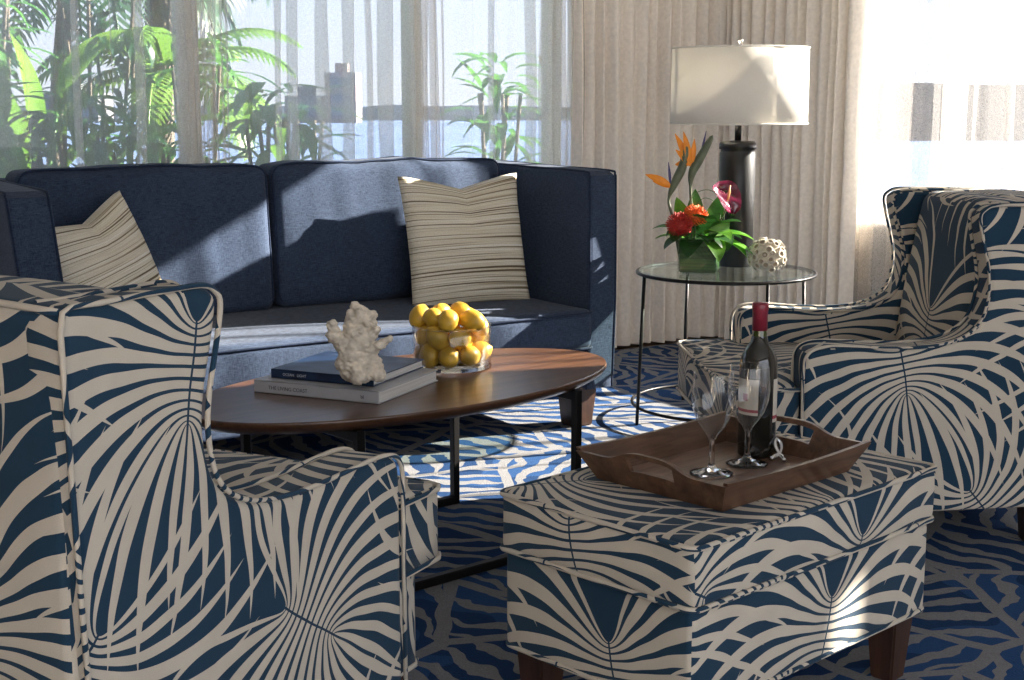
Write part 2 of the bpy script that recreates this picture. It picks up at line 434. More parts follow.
# ------------------------------------------------------------------ room frame
K = Vector((1.0, 6.85, 0)); RU = R(33)
U3 = Vector((math.cos(RU), math.sin(RU), 0)); V3 = Vector((-math.sin(RU), math.cos(RU), 0))
ROOM = Matrix.Translation(K) @ Matrix.Rotation(RU, 4, 'Z')     # local x along back wall, y outward through it
def rp(u, v, z=0): return K + U3 * u + V3 * v + Vector((0, 0, z))
def room_obj(name, bm, m, kind='structure', parent=None, smooth=False):
    o = obj(name, bm, m, parent, smooth)
    if not parent: o.matrix_world = ROOM
    if kind and not parent: o['kind'] = kind
    return o
WL, WR_, HT = -7.2, -7.5, 2.75
HEAD, HEAD2, SILL = 2.06, 2.27, 0.62
bm = bmesh.new(); box(bm, WL, .25, WR_, .25, -.12, 0.0); room_obj('floor', bm, M['floorwood'])
bm = bmesh.new(); box(bm, WL, .25, WR_, .25, HT, HT + .12); room_obj('ceiling', bm, M['ceil'])
# back wall with a wide opening, right wall with another
bm = bmesh.new()
box(bm, WL, .2, .0, .2, 0, .55); box(bm, WL, .2, .0, .2, HEAD, HT); box(bm, -.62, .2, .0, .2, .55, HEAD); box(bm, WL, -5.2, 0, .2, .55, HEAD)
room_obj('wall_back', bm, M['wall'])
bm = bmesh.new()
box(bm, .0, .2, WR_, .0, 0, SILL); box(bm, .0, .2, WR_, .0, HEAD2, HT); box(bm, .0, .2, -.62, .0, SILL, HEAD2); box(bm, .0, .2, -4.26, -3.05, SILL, HEAD2); box(bm, .0, .2, WR_, -4.36, SILL, HEAD2); box(bm, .0, .2, -4.36, -4.26, 1.72, HEAD2)
room_obj('wall_right', bm, M['wall'])
bm = bmesh.new(); box(bm, WL - .15, WL, WR_, .2, 0, HT); room_obj('wall_left', bm, M['wall'])
bm = bmesh.new(); box(bm, WL, .2, WR_ - .15, WR_, 2.3, HT); box(bm, WL, -6.6, WR_ - .15, WR_, 0, 2.3); box(bm, -1.2, .2, WR_ - .15, WR_, 0, 2.3)
room_obj('wall_rear', bm, M['wall'])
def window(name, along, a0, a1, z0, z1, mull, w=.07):
    fr = bmesh.new()
    def bar(p0, p1, q0, q1):
        if along == 'u': box(fr, p0, p1, .05, .14, q0, q1, .004, 1)
        else: box(fr, .05, .14, p0, p1, q0, q1, .004, 1)
    bar(a0, a1, z0, z0 + w); bar(a0, a1, z1 - w, z1); bar(a0, a0 + w, z0, z1); bar(a1 - w, a1, z0, z1)
    for mu, mw in mull: bar(mu - mw / 2, mu + mw / 2, z0, z1)
    o = room_obj(name, fr, M['frame'])
    g = bmesh.new(); cuts = sorted([a0 + w] + [a1 - w] + [m_ for m_, _ in mull])
    for c0, c1 in zip(cuts[:-1], cuts[1:]):
        if along == 'u': box(g, c0, c1, .09, .096, z0 + w * .5, z1 - w * .5)
        else: box(g, .09, .096, c0, c1, z0 + w * .5, z1 - w * .5)
    room_obj('window_pane', g, M['pane'], None, o)
    return o
window('window_1', 'u', -5.2, -.62, .55, HEAD, [(-2.62, .06), (-1.64, .05), (-.92, .05), (-4.1, .05)])
window('window_2', 'v', -3.05, -.62, SILL, HEAD2, [(-1.33, .06)], .05)
window('window_3', 'v', -4.36, -4.26, SILL, 1.72, [], .02)
# rug
bm = bmesh.new(); box(bm, -6.2, -.12, -7.0, -.16, .0, .010)
rug = obj('area_rug', bm, M['carpet'], None, False); rug.matrix_world = ROOM
tag(rug, 'large blue and beige leaf-patterned carpet under all the furniture', 'rug')

# ------------------------------------------------------------------ curtains
def cloth_strip(bm, path, z0, z1, nz=10, wob=.004, seed=0, flare=0.0, thick=0):
    rows = []
    for k in range(nz + 1):
        z = z0 + (z1 - z0) * k / nz
        row = []
        for i, p in enumerate(path):
            f = noise.noise(Vector((i * .11 + seed, z * 1.3, seed))) * wob
            g = noise.noise(Vector((i * .13 + seed + 9, z * .9, seed))) * wob
            row.append(bm.verts.new((p[0] * 1.0 + f, p[1] + g, z)))
        rows.append(row)
    for a, b in zip(rows[:-1], rows[1:]):
        for i in range(len(path) - 1): bm.faces.new([a[i], a[i + 1], b[i + 1], b[i]])
def drape_path(a0, a1, base, pitch, amp, seed, n=12):
    rnd = random.Random(seed); pts = []; a = a0
    while a < a1:
        L = pitch * rnd.uniform(.6, 1.35); am = amp * rnd.uniform(.7, 1.25)
        for k in range(n):      # rounded ridges toward the room meeting in deep narrow grooves
            t = k / n
            pts.append((a + L * (t + .05 * math.sin(2 * PI * t)), base - am * abs(math.sin(PI * t)) ** .65))
        a += L
    return pts
def drape(name, pts, swap, m, label, cat, z0=.015, z1=2.5, seed=1, wob=.012):
    bm = bmesh.new(); path = [(q, p) if swap else (p, q) for p, q in pts]
    cloth_strip(bm, path, z0, z1, 14, wob, seed)
    o = obj(name, bm, m, None, True); o.matrix_world = ROOM
    tag(o, label, cat); return o
drape('drape', drape_path(-.93, -.16, -.07, .072, .062, 4), False, M['drape'], 'taupe pleated floor-length drape left of the room corner, behind the blue sofa arm', 'curtain')
drape('drape', drape_path(-.98, -.07, -.07, .070, .062, 9), True, M['drape'], 'taupe pleated floor-length drape right of the room corner, behind the lamp', 'curtain', seed=3)
def sheer_path(a0, a1, base, seed, gap=(.10, .24), amp=.018, zw=.045, stacks=()):
    """flat runs joined by soft folded-over pleats"""
    rnd = random.Random(seed); pts = []; a = a0; st = list(stacks)
    while a < a1:
        if st and a > st[0][0]:
            c0, wd = st.pop(0); m_ = int(wd / .02)
            for k in range(m_ * 8):
                pts.append((a + wd * k / (m_ * 8), base + .030 * math.sin(2 * PI * k / 8)))
            a += wd; continue
        L = rnd.uniform(*gap)
        if st: L = min(L, max(.03, st[0][0] - a + .002))
        n = 8
        for k in range(n): pts.append((a + L * k / n, base + amp * .5 * math.sin(PI * k / n) * rnd.uniform(.7, 1)))
        a += L; w = zw * rnd.uniform(.45, 1.5); fold = rnd.random()
        if fold < .6:       # Z fold (three layers)
            for t, d in ((0, 0), (.35, -.012), (.8, -.02), (1, -.012), (.9, 0), (.5, .006), (.1, .008), (0, .016), (.25, .024), (.8, .02), (1, .006)):
                pts.append((a + w * t, base + d))
        else:               # round ridge
            for k in range(9): pts.append((a + w * k / 8, base - .03 * math.sin(PI * k / 8)))
        a += w
    return pts
drape('sheer_curtain', sheer_path(-5.1, -.86, -.06, 12, (.035, .11), .018, .036, ((-3.85, .12), (-2.72, .16), (-1.73, .13), (-1.02, .13))), False, M['sheer_l'], 'thin grey sheer curtain with loose folds across the left window behind the sofa', 'curtain', seed=5, wob=.02)
drape('sheer_curtain', sheer_path(-4.5, -.92, -.05, 31, (.06, .15), .02, .04), True, M['sheer_r'], 'white sunlit sheer curtain across the right window behind the armchair', 'curtain', seed=8, wob=.02)

# ------------------------------------------------------------------ sofa (local x along, y back)
SO = Vector((-.885 + .04 * math.cos(R(34)), 4.84 + .04 * math.sin(R(34)), 0)); SR = R(34)
t = thing('sofa', 'long navy blue woven sofa with high straight arms, in front of the left window', 'sofa', SO, SR)
HW = .885; AT = .12
def sofa_arm(s):
    prof = [(.13, .15), (.13, .895), (.115, .91), (-.30, .905), (-.60, .90), (-.635, .885), (-.645, .84), (-.685, .45), (-.70, .15)]
    bm = bmesh.new(); slab(bm, prof, AT, .014, 3, axis='x')
    for v in bm.verts:   # local x from 0 to -AT; outside face flares out toward the top
        fl = .055 * (v.co.z - .15) / .75 + .02 * max(0, -v.co.y) * 0
        v.co.x += HW + AT - .02 + fl - (.035 * (1 - (v.co.z - .15) / .75) if v.co.x < -AT * .5 else 0) * -1 * 0
        if s < 0: v.co.x = -v.co.x
    if s < 0: bmesh.ops.reverse_faces(bm, faces=bm.faces[:])
    o = obj('arm', bm, M['sofa'], t, False)
    # piping along the inner and outer front edges
    bm = bmesh.new()
    for xo in (0, -AT + .004):
        pts = []
        for a, z in prof[1:]:
            fl = .055 * (z - .15) / .75
            pts.append((s * (HW + AT - .02 + fl + xo - (.004 if xo == 0 else 0)), a + (-.004 if a > 0 else .003), z - (.003 if a > -.6 else 0)))
        tube(bm, smooth_path(pts, sub=3), .0042, 6)
    obj('arm_piping', bm, M['sofapipe'], o)
sofa_arm(1); sofa_arm(-1)
bm = bmesh.new(); rbox(bm, (0, .065, .525), (2 * HW + .02, .13, .75), .02, 8); obj('back_frame', bm, M['sofa'], t)
bm = bmesh.new(); rbox(bm, (0, -.30, .22), (2 * HW - .005, .72, .15), .012, 8); obj('seat_base', bm, M['sofa'], t)
def wr(seed, amp=.004, fx=5, fz=3):
    def fn(p):
        return p + Vector((0, noise.noise(Vector((p.x * fx * 3 + seed, p.y, p.z * fz))) * amp, noise.noise(Vector((p.x * fx, seed, p.y * 3))) * amp * .6))
    return fn
bm = bmesh.new(); rbox(bm, (0, -.365, .365), (2 * HW - .01, .72, .14), .028, 26, (0, .008, .014), wr(3)); sc_o = obj('seat_cushion', bm, M['sofa'], t)
def rect_path(x0, x1, y0, y1, z, r=.03, n=6, vert=False):
    pts = []
    for cx, cy, a in ((x1 - r, y1 - r, 0), (x0 + r, y1 - r, 90), (x0 + r, y0 + r, 180), (x1 - r, y0 + r, 270)):
        for k in range(n + 1):
            an = R(a + 90 * k / n); pts.append((cx + r * math.cos(an), z, cy + r * math.sin(an)) if vert else (cx + r * math.cos(an), cy + r * math.sin(an), z))
    return pts
bm = bmesh.new(); tube(bm, rect_path(-HW + .008, HW - .008, -.729, -.01, .425, .02), .0045, 6, True)
tube(bm, rect_path(-HW + .008, HW - .008, -.729, -.01, .303, .02), .0045, 6, True); obj('piping', bm, M['sofapipe'], sc_o)
for i, (x, HC) in enumerate(((-HW / 2 - .025, HW - .05), (HW / 2 - .025, HW + .05))):
    def fn(p, x=x, i=i, HC=HC):
        lean = (p.z - .43) * .08
        q = wr(11 + i * 7, .010, 5, 2)(p)
        if p.z > .85:   # crown sags slightly at the middle
            q.z += .010 * math.cos((p.x - x) / .46 * PI / 2) + noise.noise(Vector((p.x * 9, i * 5, 0))) * .006
        return Vector((q.x, q.y + lean, q.z))
    bm = bmesh.new(); rbox(bm, (x, -.105, .685), (HC - .012, .17, .485), .035, 26, (0, .018, .0), fn)
    o = obj('back_cushion', bm, M['sofa'], t)
    bm = bmesh.new(); P = []
    for p in rect_path(x - HC / 2 + .012, x + HC / 2 - .012, .450, .921, -.178, .04, 6, True):
        q = Vector(p)
        P.append(fn(q) + Vector((0, -.002, 0)))
    # resample the long runs so that the piping follows the cushion
    P2 = []
    base = rect_path(x - HC / 2 + .012, x + HC / 2 - .012, .450, .921, -.178, .04, 6, True); n = len(base)
    for k in range(n):
        a, b = Vector(base[k]), Vector(base[(k + 1) % n]); m_ = max(1, int((b - a).length / .04))
        for j in range(m_): P2.append(fn(a.lerp(b, j / m_)) + Vector((0, 0, .004)))
    tube(bm, P2, .0045, 6, True); obj('piping', bm, M['sofapipe'], o)
def leg_mesh(w0, w1, h, bev=.004):
    bm = bmesh.new(); box(bm, -.5, .5, -.5, .5, 0, 1, 0)
    for v in bm.verts:
        w = w1 + (w0 - w1) * v.co.z; v.co = Vector((v.co.x * w, v.co.y * w, v.co.z * h))
    bmesh.ops.bevel(bm, geom=bm.edges[:], offset=bev, segments=2, affect='EDGES'); return bm
for x in (-HW - .0, HW + .0):
    for y in (-.62, .05):
        obj('leg', leg_mesh(.105, .08, .148), M['darkwood'], t, False, (x, y, .010))

# ------------------------------------------------------------------ throw pillows
def pillow_bm(w=.45, T=.15, chop=.05, seed=0):
    bm = bmesh.new(); uvl = bm.loops.layers.uv.verify(); n = 30; G = {}
    for s in (-1, 1):
        for i in range(n + 1):
            for j in range(n + 1):
                x = -1 + 2 * i / n; y = -1 + 2 * j / n
                edge = i in (0, n) or j in (0, n)
                if edge and s == 1: G[(s, i, j)] = G[(-1, i, j)]; continue
                px = x * (1 - .055 * (1 - y * y)) ; py = y * (1 - .045 * (1 - x * x))
                th = T / 2 * ((1 - x ** 2) * (1 - y ** 2)) ** .42 * (1 + .05 * noise.noise(Vector((x * 2, y * 2, seed))))
                dent = chop * max(0, 1 - abs(x) * 1.15) ** 1.3 * max(0, (y + .2) / 1.2) ** 2
                py -= dent * 2.0 * (1 if y > 0 else 0)
                th *= 1 - .35 * math.exp(-(x / .16) ** 2) * max(0, y)
                th += .003 * noise.noise(Vector((x * 5, y * 5, seed + s)))* (0 if edge else 1)
                G[(s, i, j)] = bm.verts.new((px * w / 2, s * th, py * w / 2))
    for s in (-1, 1):
        for i in range(n):
            for j in range(n):
                q = [(i, j), (i + 1, j), (i + 1, j + 1), (i, j + 1)]
                if s > 0: q.reverse()
                try: f = bm.faces.new([G[(s, *k)] for k in q])
                except ValueError: continue
                for l, k in zip(f.loops, q): l[uvl].uv = (k[0] / n * w + s, k[1] / n * w)
    return bm
sofaM = Matrix.Translation(SO) @ Matrix.Rotation(SR, 4, 'Z')
def put(o, m): o.matrix_world = m
o = obj('throw_pillow', pillow_bm(.475, .15, .085, 2), M['pillow'], None)
put(o, sofaM @ Matrix.Translation((.605, -.335, .652)) @ Matrix.Rotation(R(-4), 4, 'Z') @ Matrix.Rotation(R(-13), 4, 'X') @ Matrix.Rotation(R(0), 4, 'Y'))
tag(o, 'square beige striped throw pillow with a dented top, at the right end of the sofa', 'pillow', 'striped pillows on the sofa')
o = obj('throw_pillow', pillow_bm(.41, .15, .085, 5), M['pillow'], None)
put(o, sofaM @ Matrix.Translation((-.69, -.36, .63)) @ Matrix.Rotation(R(28), 4, 'Z') @ Matrix.Rotation(R(-16), 4, 'X') @ Matrix.Rotation(R(-14), 4, 'Y'))
tag(o, 'tilted beige striped throw pillow half hidden behind the left armchair', 'pillow', 'striped pillows on the sofa')

# ------------------------------------------------------------------ armchairs (local x forward, y left)
def wing_profile():
    pts = [(-.31, .887), (-.2, .889), (-.125, .889), (-.098, .878), (-.088, .858), (-.10, .80), (-.118, .73), (-.122, .67), (-.108, .61), (-.075, .572),
           (-.02, .549), (.06, .540), (.15, .541), (.24, .547), (.295, .548), (.33, .540), (.347, .520), (.351, .485)]
    sm = [(p.x, p.y) for p in (Vector((a, b, 0)) for a, b in [])]
    s = smooth_path([(a, b, 0) for a, b in pts], sub=4)
    top = [(p.x, p.y) for p in s]
    return [(-.35, .115), (-.365, .5), (-.375, .86), (-.37, .882), (-.355, .888)] + top + [(.351, .115)]
def build_chair(label, loc, rz, side_anchor, back_anchor, seed=0):
    t = thing('armchair', label, 'armchair', loc, rz, 'palm print wing armchairs')
    prof = wing_profile(); TH = .095
    def yo(x): return .322 + (x + .37) * .065    # outer half width grows to the front
    for s in (1, -1):
        bm = bmesh.new(); slab(bm, prof, TH, .014, 3)
        for v in bm.verts:
            inner = v.co.y < -TH * .5
            fl = yo(v.co.x)
            wing = max(0, (v.co.z - .56) / .32)
            thick = 0.028 * wing if inner else 0     # wings are thinner than the arms
            v.co.y = s * (v.co.y + fl + thick)
        bm.normal_update()
        if s < 0: bmesh.ops.reverse_faces(bm, faces=bm.faces[:])
        a = side_anchor if s < 0 else (side_anchor[0] + .0, side_anchor[1])
        box_uv(bm, a, (.31, .22), (.05, .30))
        o = obj('wing_arm', bm, M['palm'], t, False)
        for p in o.data.polygons: p.use_smooth = len(p.vertices) <= 4
        bm = bmesh.new(); uvl = bm.loops.layers.uv.verify()
        for off in (0.002, -TH + .004):
            P = []
            for (a_, z_) in (prof if off > 0 else prof[4:]):
                wing = max(0, (z_ - .56) / .32) * .028 if off < -.01 else 0
                P.append((a_, s * (yo(a_) + off + wing), z_))
            # keep the welt on the corner: push outward from the profile
            Q = []
            for k, p in enumerate(P):
                a0 = Vector(P[max(k - 1, 0)]); a1 = Vector(P[min(k + 1, len(P) - 1)]); d = a1 - a0
                nrm = Vector((-d.z, 0, d.x)).normalized(); Q.append(Vector(p) + nrm * .0015)
            tube(bm, Q, .0043, 7, uvl=uvl)
        obj('welt', bm, M['palm'], o)
    # outside back
    hb = yo(-.37) - .004
    def crown(p):
        q = Vector(p)
        if p.z > .8: q.z += .012 * math.cos(p.y / hb * PI / 2)
        q.x -= .0
        return q
    bm = bmesh.new(); rbox(bm, (-.31, 0, .502), (.125, 2 * hb - .02, .77), .018, 12, (0.004, 0, 0), crown)
    box_uv(bm, (0, 0), back_anchor, (.05, .35)); bk = obj('outer_back', bm, M['palm'], t)
    bm = bmesh.new(); uvl = bm.loops.layers.uv.verify()
    tube(bm, [Vector((-.371 , -hb + 2 * hb * k / 16, .883 + .012 * math.cos((-1 + 2 * k / 16) * PI / 2))) for k in range(17)], .0052, 7, uvl=uvl)
    obj('welt', bm, M['palm'], bk)
    # inside back cushion, reclined
    def rec(p): 
        q = Vector(p); q.x += (.88 - p.z) * .16; 
        if p.z > .8: q.z += .010 * math.cos(p.y / .3 * PI / 2)
        return q
    bm = bmesh.new(); rbox(bm, (-.225, 0, .66), (.11, 2 * (hb - .062), .45), .03, 16, (.03, 0, 0), rec)
    box_uv(bm, (0, 0), (.02, .53), (.3, .3)); obj('inside_back', bm, M['palm'], t)
    # T cushion
    def tee(x0, xa, x1, w0, w1, z0, z1, r=.02, anchors=((0, 0), None, None), bulge=.012):
        outl = [(x0, -w0), (xa, -w0 - .0), (xa, -w1), (x1 - .03, -w1), (x1 - .008, -w1 + .012), (x1, -w1 + .04), (x1 + .008, 0), (x1, w1 - .04), (x1 - .008, w1 - .012), (x1 - .03, w1), (xa, w1), (xa, w0), (x0, w0)]
        bm = bmesh.new(); A = [bm.verts.new((a, b, z0)) for a, b in outl]; B = [bm.verts.new((a, b, z1)) for a, b in outl]; n = len(outl)
        bm.faces.new(list(reversed(A))); f2 = bm.faces.new(B)
        for i in range(n): bm.faces.new([A[i], A[(i + 1) % n], B[(i + 1) % n], B[i]])
        bmesh.ops.bevel(bm, geom=[e for e in bm.edges if abs(e.verts[0].co.z - e.verts[1].co.z) < 1e-6], offset=r, segments=3, affect='EDGES')
        bmesh.ops.triangulate(bm, faces=[f for f in bm.faces if len(f.verts) > 4])
        bmesh.ops.subdivide_edges(bm, edges=[e for e in bm.edges if e.calc_length() > .12], cuts=3, use_grid_fill=True)
        for v in bm.verts:
            f = max(0, 1 - ((v.co.x - (x0 + x1) / 2) / ((x1 - x0) / 2)) ** 2) * max(0, 1 - (v.co.y / w1) ** 2)
            if v.co.z > z1 - .004: v.co.z += bulge * f
        box_uv(bm, *anchors)
        return bm, outl
    bm, outl = tee(-.20, .357, .520, .262, .358, .305, .445, .009, ((0.1, .1), (.25, .30), (.15, -.1)))
    cu = obj('seat_cushion', bm, M['palm'], t)
    bm = bmesh.new(); uvl = bm.loops.layers.uv.verify()
    for z in (.309, .441):
        tube(bm, [(a + (.001 if a > .4 else 0), b * 1.004, z) for a, b in outl], .005, 7, True, uvl=uvl)
    obj('welt', bm, M['palm'], cu)
    bm, outl = tee(-.25, .355, .462, .215, .342, .115, .303, .006, ((0.3, .45), (.1, .35), (0, 0)), 0)
    ba = obj('seat_base', bm, M['palm'], t)
    bm = bmesh.new(); uvl = bm.loops.layers.uv.verify()
    tube(bm, [(a, b * 1.003, .119) for a, b in outl], .005, 7, True, uvl=uvl); obj('welt', bm, M['palm'], ba)
    for x, y in ((.395, .30), (.395, -.30), (-.30, .27), (-.30, -.27)):
        obj('leg', leg_mesh(.062, .044, .11), M['darkwood'], t, False, (x, y, .010))
    return t
build_chair('blue and cream palm-print wing armchair seen from behind in the left foreground', (-.682, 2.222, 0), R(62.5), (-.14, .775), (-.12, .42), 1)
build_chair('blue and cream palm-print wing armchair facing left beside the right window', (1.033, 3.765, 0), R(184.9), (.10, .50), (.0, .45), 2)

# ------------------------------------------------------------------ ottoman
OT = Vector((.402, 2.552, 0)); OR = R(43.5)
t = thing('ottoman', 'rectangular blue and cream palm-print ottoman under the wooden tray', 'ottoman', OT, OR)
LX, LY = .74, .455
bm = bmesh.new(); rbox(bm, (0, 0, .243), (LX - .012, LY - .012, .186), .015, 10, (.004, .004, 0)); box_uv(bm, (.02, .20), (-.05, .17)); ob = obj('base', bm, M['palm'], t)
bm = bmesh.new(); uvl = bm.loops.layers.uv.verify(); tube(bm, rect_path(-LX / 2 + .006, LX / 2 - .006, -LY / 2 + .006, LY / 2 - .006, .155, .018), .005, 7, True, uvl=uvl); obj('welt', bm, M['palm'], ob)
bm = bmesh.new(); rbox(bm, (0, 0, .392), (LX, LY, .112), .016, 18, (.008, .008, .006), lambda p: p + Vector((noise.noise(Vector((p.y * 6, p.z * 9, 1))) * .004, noise.noise(Vector((p.x * 6, p.z * 9, 4))) * .004, 0)))
box_uv(bm, (.10, .30), (.04, .38), (.23, .10)); oc = obj('top_cushion', bm, M['palm'], t)
bm = bmesh.new(); uvl = bm.loops.layers.uv.verify()
for z in (.443, .340): tube(bm, rect_path(-LX / 2 - .002, LX / 2 + .002, -LY / 2 - .002, LY / 2 + .002, z, .02), .0052, 7, True, uvl=uvl)
obj('welt', bm, M['palm'], oc)
for x in (-1, 1):
    for y in (-1, 1): obj('leg', leg_mesh(.07, .048, .148), M['darkwood'], t, False, (x * (LX / 2 - .055), y * (LY / 2 - .055), .010))

# ------------------------------------------------------------------ coffee table
CT = Vector((-.252, 3.45, 0)); CR = R(41); CA, CB = .612, .318
t = thing('coffee_table', 'oval walnut coffee table on thin black metal legs in front of the sofa', 'table', CT, CR)
bm = bmesh.new(); n = 96; rings = []
for s_, z in ((0, .418), (.93, .418), (.985, .432), (1.0, .441), (1.0, .446), (.996, .450), (0, .450)):
    if s_ == 0: rings.append([bm.verts.new((0, 0, z))]); continue
    rings.append([bm.verts.new(((CA - (1 - s_) * .4) * math.cos(2 * PI * k / n), (CB - (1 - s_) * .4) * math.sin(2 * PI * k / n), z)) for k in range(n)])
for a, b in zip(rings[:-1], rings[1:]):
    for k in range(n):
        k2 = (k + 1) % n
        if len(a) == 1: bm.faces.new([a[0], b[k2], b[k]])
        elif len(b) == 1: bm.faces.new([a[k], a[k2], b[0]])
        else: bm.faces.new([a[k], a[k2], b[k2], b[k]])
o = obj('tabletop', bm, M['walnut'], t)
for p in o.data.polygons: p.use_smooth = abs(p.normal.z) < .9
lx, ly = .335, .268
for x, y in ((lx, ly), (lx, -ly), (-lx, ly), (-lx, -ly)):
    bm = bmesh.new(); box(bm, -.0105, .0105, -.0105, .0105, 0.010, .42, .002, 1); obj('leg', bm, M['black'], t, False, (x, y * .93, 0))
for y in (-ly * .93, ly * .93):
    bm = bmesh.new(); box(bm, -lx, lx, y - .0105, y + .0105, .011, .034, .002, 1); obj('floor_rail', bm, M['black'], t, False)
for x in (-lx, lx):
    bm = bmesh.new(); box(bm, x - .0105, x + .0105, -ly * .93, ly * .93, .392, .417, .002, 1); obj('cross_rail', bm, M['black'], t, False)

# ------------------------------------------------------------------ books
def text_mesh(body, size, m, parent, loc, rot, name='title', extr=.0002):
    cu = bpy.data.curves.new(name, 'FONT'); cu.body = body; cu.size = size; cu.extrude = extr; cu.align_x = 'LEFT'
    to = bpy.data.objects.new('tmp', cu); COL.objects.link(to)
    dg = bpy.context.evaluated_depsgraph_get(); me = bpy.data.meshes.new_from_object(to.evaluated_get(dg))
    bpy.data.objects.remove(to); me.materials.clear(); me.materials.append(m)
    o = bpy.data.objects.new(name, me); COL.objects.link(o); o.parent = parent; o.location = loc; o.rotation_euler = rot; return o
M['cover_grey'] = simple('book_cover_grey', (.42, .42, .43), .4, .05)
M['pages'] = None
m, nt, out = mat('page_edges'); zz = noise_t(nt, coord(nt, 'Object', (3, 3, 900)), 1, 2); link_out(nt, out, bsdf(nt, ramp(nt, zz, [(.35, (.45, .43, .40)), (.65, (.78, .76, .72))]), .8)); M['pages'] = m
m, nt, out = mat('book_cover_blue')
nn = noise_t(nt, coord(nt, 'Object', (6, 11, 6)), 1, 5, .6, .8)
link_out(nt, out, bsdf(nt, ramp(nt, nn, [(.35, (.005, .012, .035)), (.52, (.01, .03, .08)), (.6, (.06, .10, .16)), (.68, (.01, .03, .06))]), .3)); M['cover_blue'] = m
M['ink'] = simple('spine_ink', (.06, .06, .07), .6); M['inkw'] = simple('spine_ink_white', (.6, .62, .66), .6)
def book(label, loc, rz, w, d, h, cm, title, ink, tail):
    t = thing('book', label, 'book', loc, rz, 'books on the coffee table')
    bm = bmesh.new(); c = .003
    box(bm, 0, w, 0, d, 0, c, .0008, 1); box(bm, 0, w, 0, d, h - c, h, .0008, 1); box(bm, 0, w, 0, c, 0, h, .0008, 1)   # spine toward -y
    cv = obj('cover', bm, cm, t, False)
    bm = bmesh.new(); box(bm, .004, w - .004, c, d - .004, c, h - c); obj('page_block', bm, M['pages'], t, False)
    text_mesh(title, h * .42, ink, cv, (w * .12, -.0006, h * .34), (R(90), 0, 0))
    text_mesh(tail, h * .42, ink, cv, (w * .86, -.0006, h * .34), (R(90), 0, 0))
    return t
bA = Vector((-.623, 3.312)); bB = Vector((-.313, 3.145)); an = math.atan2(bB.y - bA.y, bB.x - bA.x)
book('large pale grey book with a light spine, lowest of the two on the coffee table', (bA.x, bA.y, .4505), an + R(4), .345, .30, .030, M['cover_grey'], 'THE LIVING COAST', M['ink'], 'bl')
book('dark glossy blue book lying on the pale grey book under the coral', (-.585, 3.333, .4815), an + R(5), .283, .262, .022, M['cover_blue'], 'OCEAN   LIGHT', M['inkw'], 'o')

# ------------------------------------------------------------------ coral sculpture (one carved piece)
def blobs(bm, items, sub=2):
    for c, r, sz in items:
        rr = bmesh.ops.create_icosphere(bm, subdivisions=sub, radius=r)
        for v in rr['verts']: v.co = Vector((v.co.x * sz[0], v.co.y * sz[1], v.co.z * sz[2])) + Vector(c)
bm = bmesh.new(); rnd = random.Random(5)
def limb(p, q, r0, r1, n=7):
    for k in range(n):
        f = k / (n - 1); c = Vector(p).lerp(Vector(q), f); r = r0 + (r1 - r0) * f
        blobs(bm, [(c + Vector([rnd.uniform(-.3, .3) * r for _ in range(3)]), r, (1, 1, 1))])
limb((-.012, 0, .012), (-.014, 0, .08), .027, .026); limb((.018, .01, .012), (.01, .005, .07), .024, .03)
limb((-.012, 0, .09), (-.046, -.006, .118), .024, .014); limb((-.046, -.006, .118), (-.05, -.012, .150), .015, .010)
limb((.0, .004, .09), (.012, .006, .165), .033, .026); limb((.012, .006, .165), (.0, .002, .195), .022, .010)
limb((.012, .005, .13), (.036, .01, .165), .022, .014); limb((.012, 0, .06), (.070, -.008, .105), .022, .009)
limb((.03, .0, .05), (.042, .0, .008), .018, .02); limb((.0, -.012, .04), (.008, -.028, .010), .02, .018)
limb((.02, -.01, .10), (.045, -.02, .135), .016, .010)
for k in range(60):
    a = rnd.uniform(0, 2 * PI); z = rnd.uniform(.08, .18); r = .034 - abs(z - .13) * .25
    blobs(bm, [((.012 + r * math.cos(a), .004 + r * math.sin(a), z), rnd.uniform(.006, .011), (1, 1, rnd.uniform(1, 1.5)))], 1)
coral = obj('coral_sculpture', bm, M['coral'])
coral.scale = (1.08, .95, .88); coral.location = (-.363, 3.205, .5045); coral.rotation_euler = (0, 0, R(5))
rm = coral.modifiers.new('remesh', 'REMESH'); rm.mode = 'VOXEL'; rm.voxel_size = .0028; rm.use_smooth_shade = True
tx = bpy.data.textures.new('coral_bumps', 'CLOUDS'); tx.noise_scale = .008; dm = coral.modifiers.new('bumps', 'DISPLACE'); dm.texture = tx; dm.strength = .009; dm.mid_level = .5
tag(coral, 'white branching coral sculpture standing on the blue book', 'sculpture')

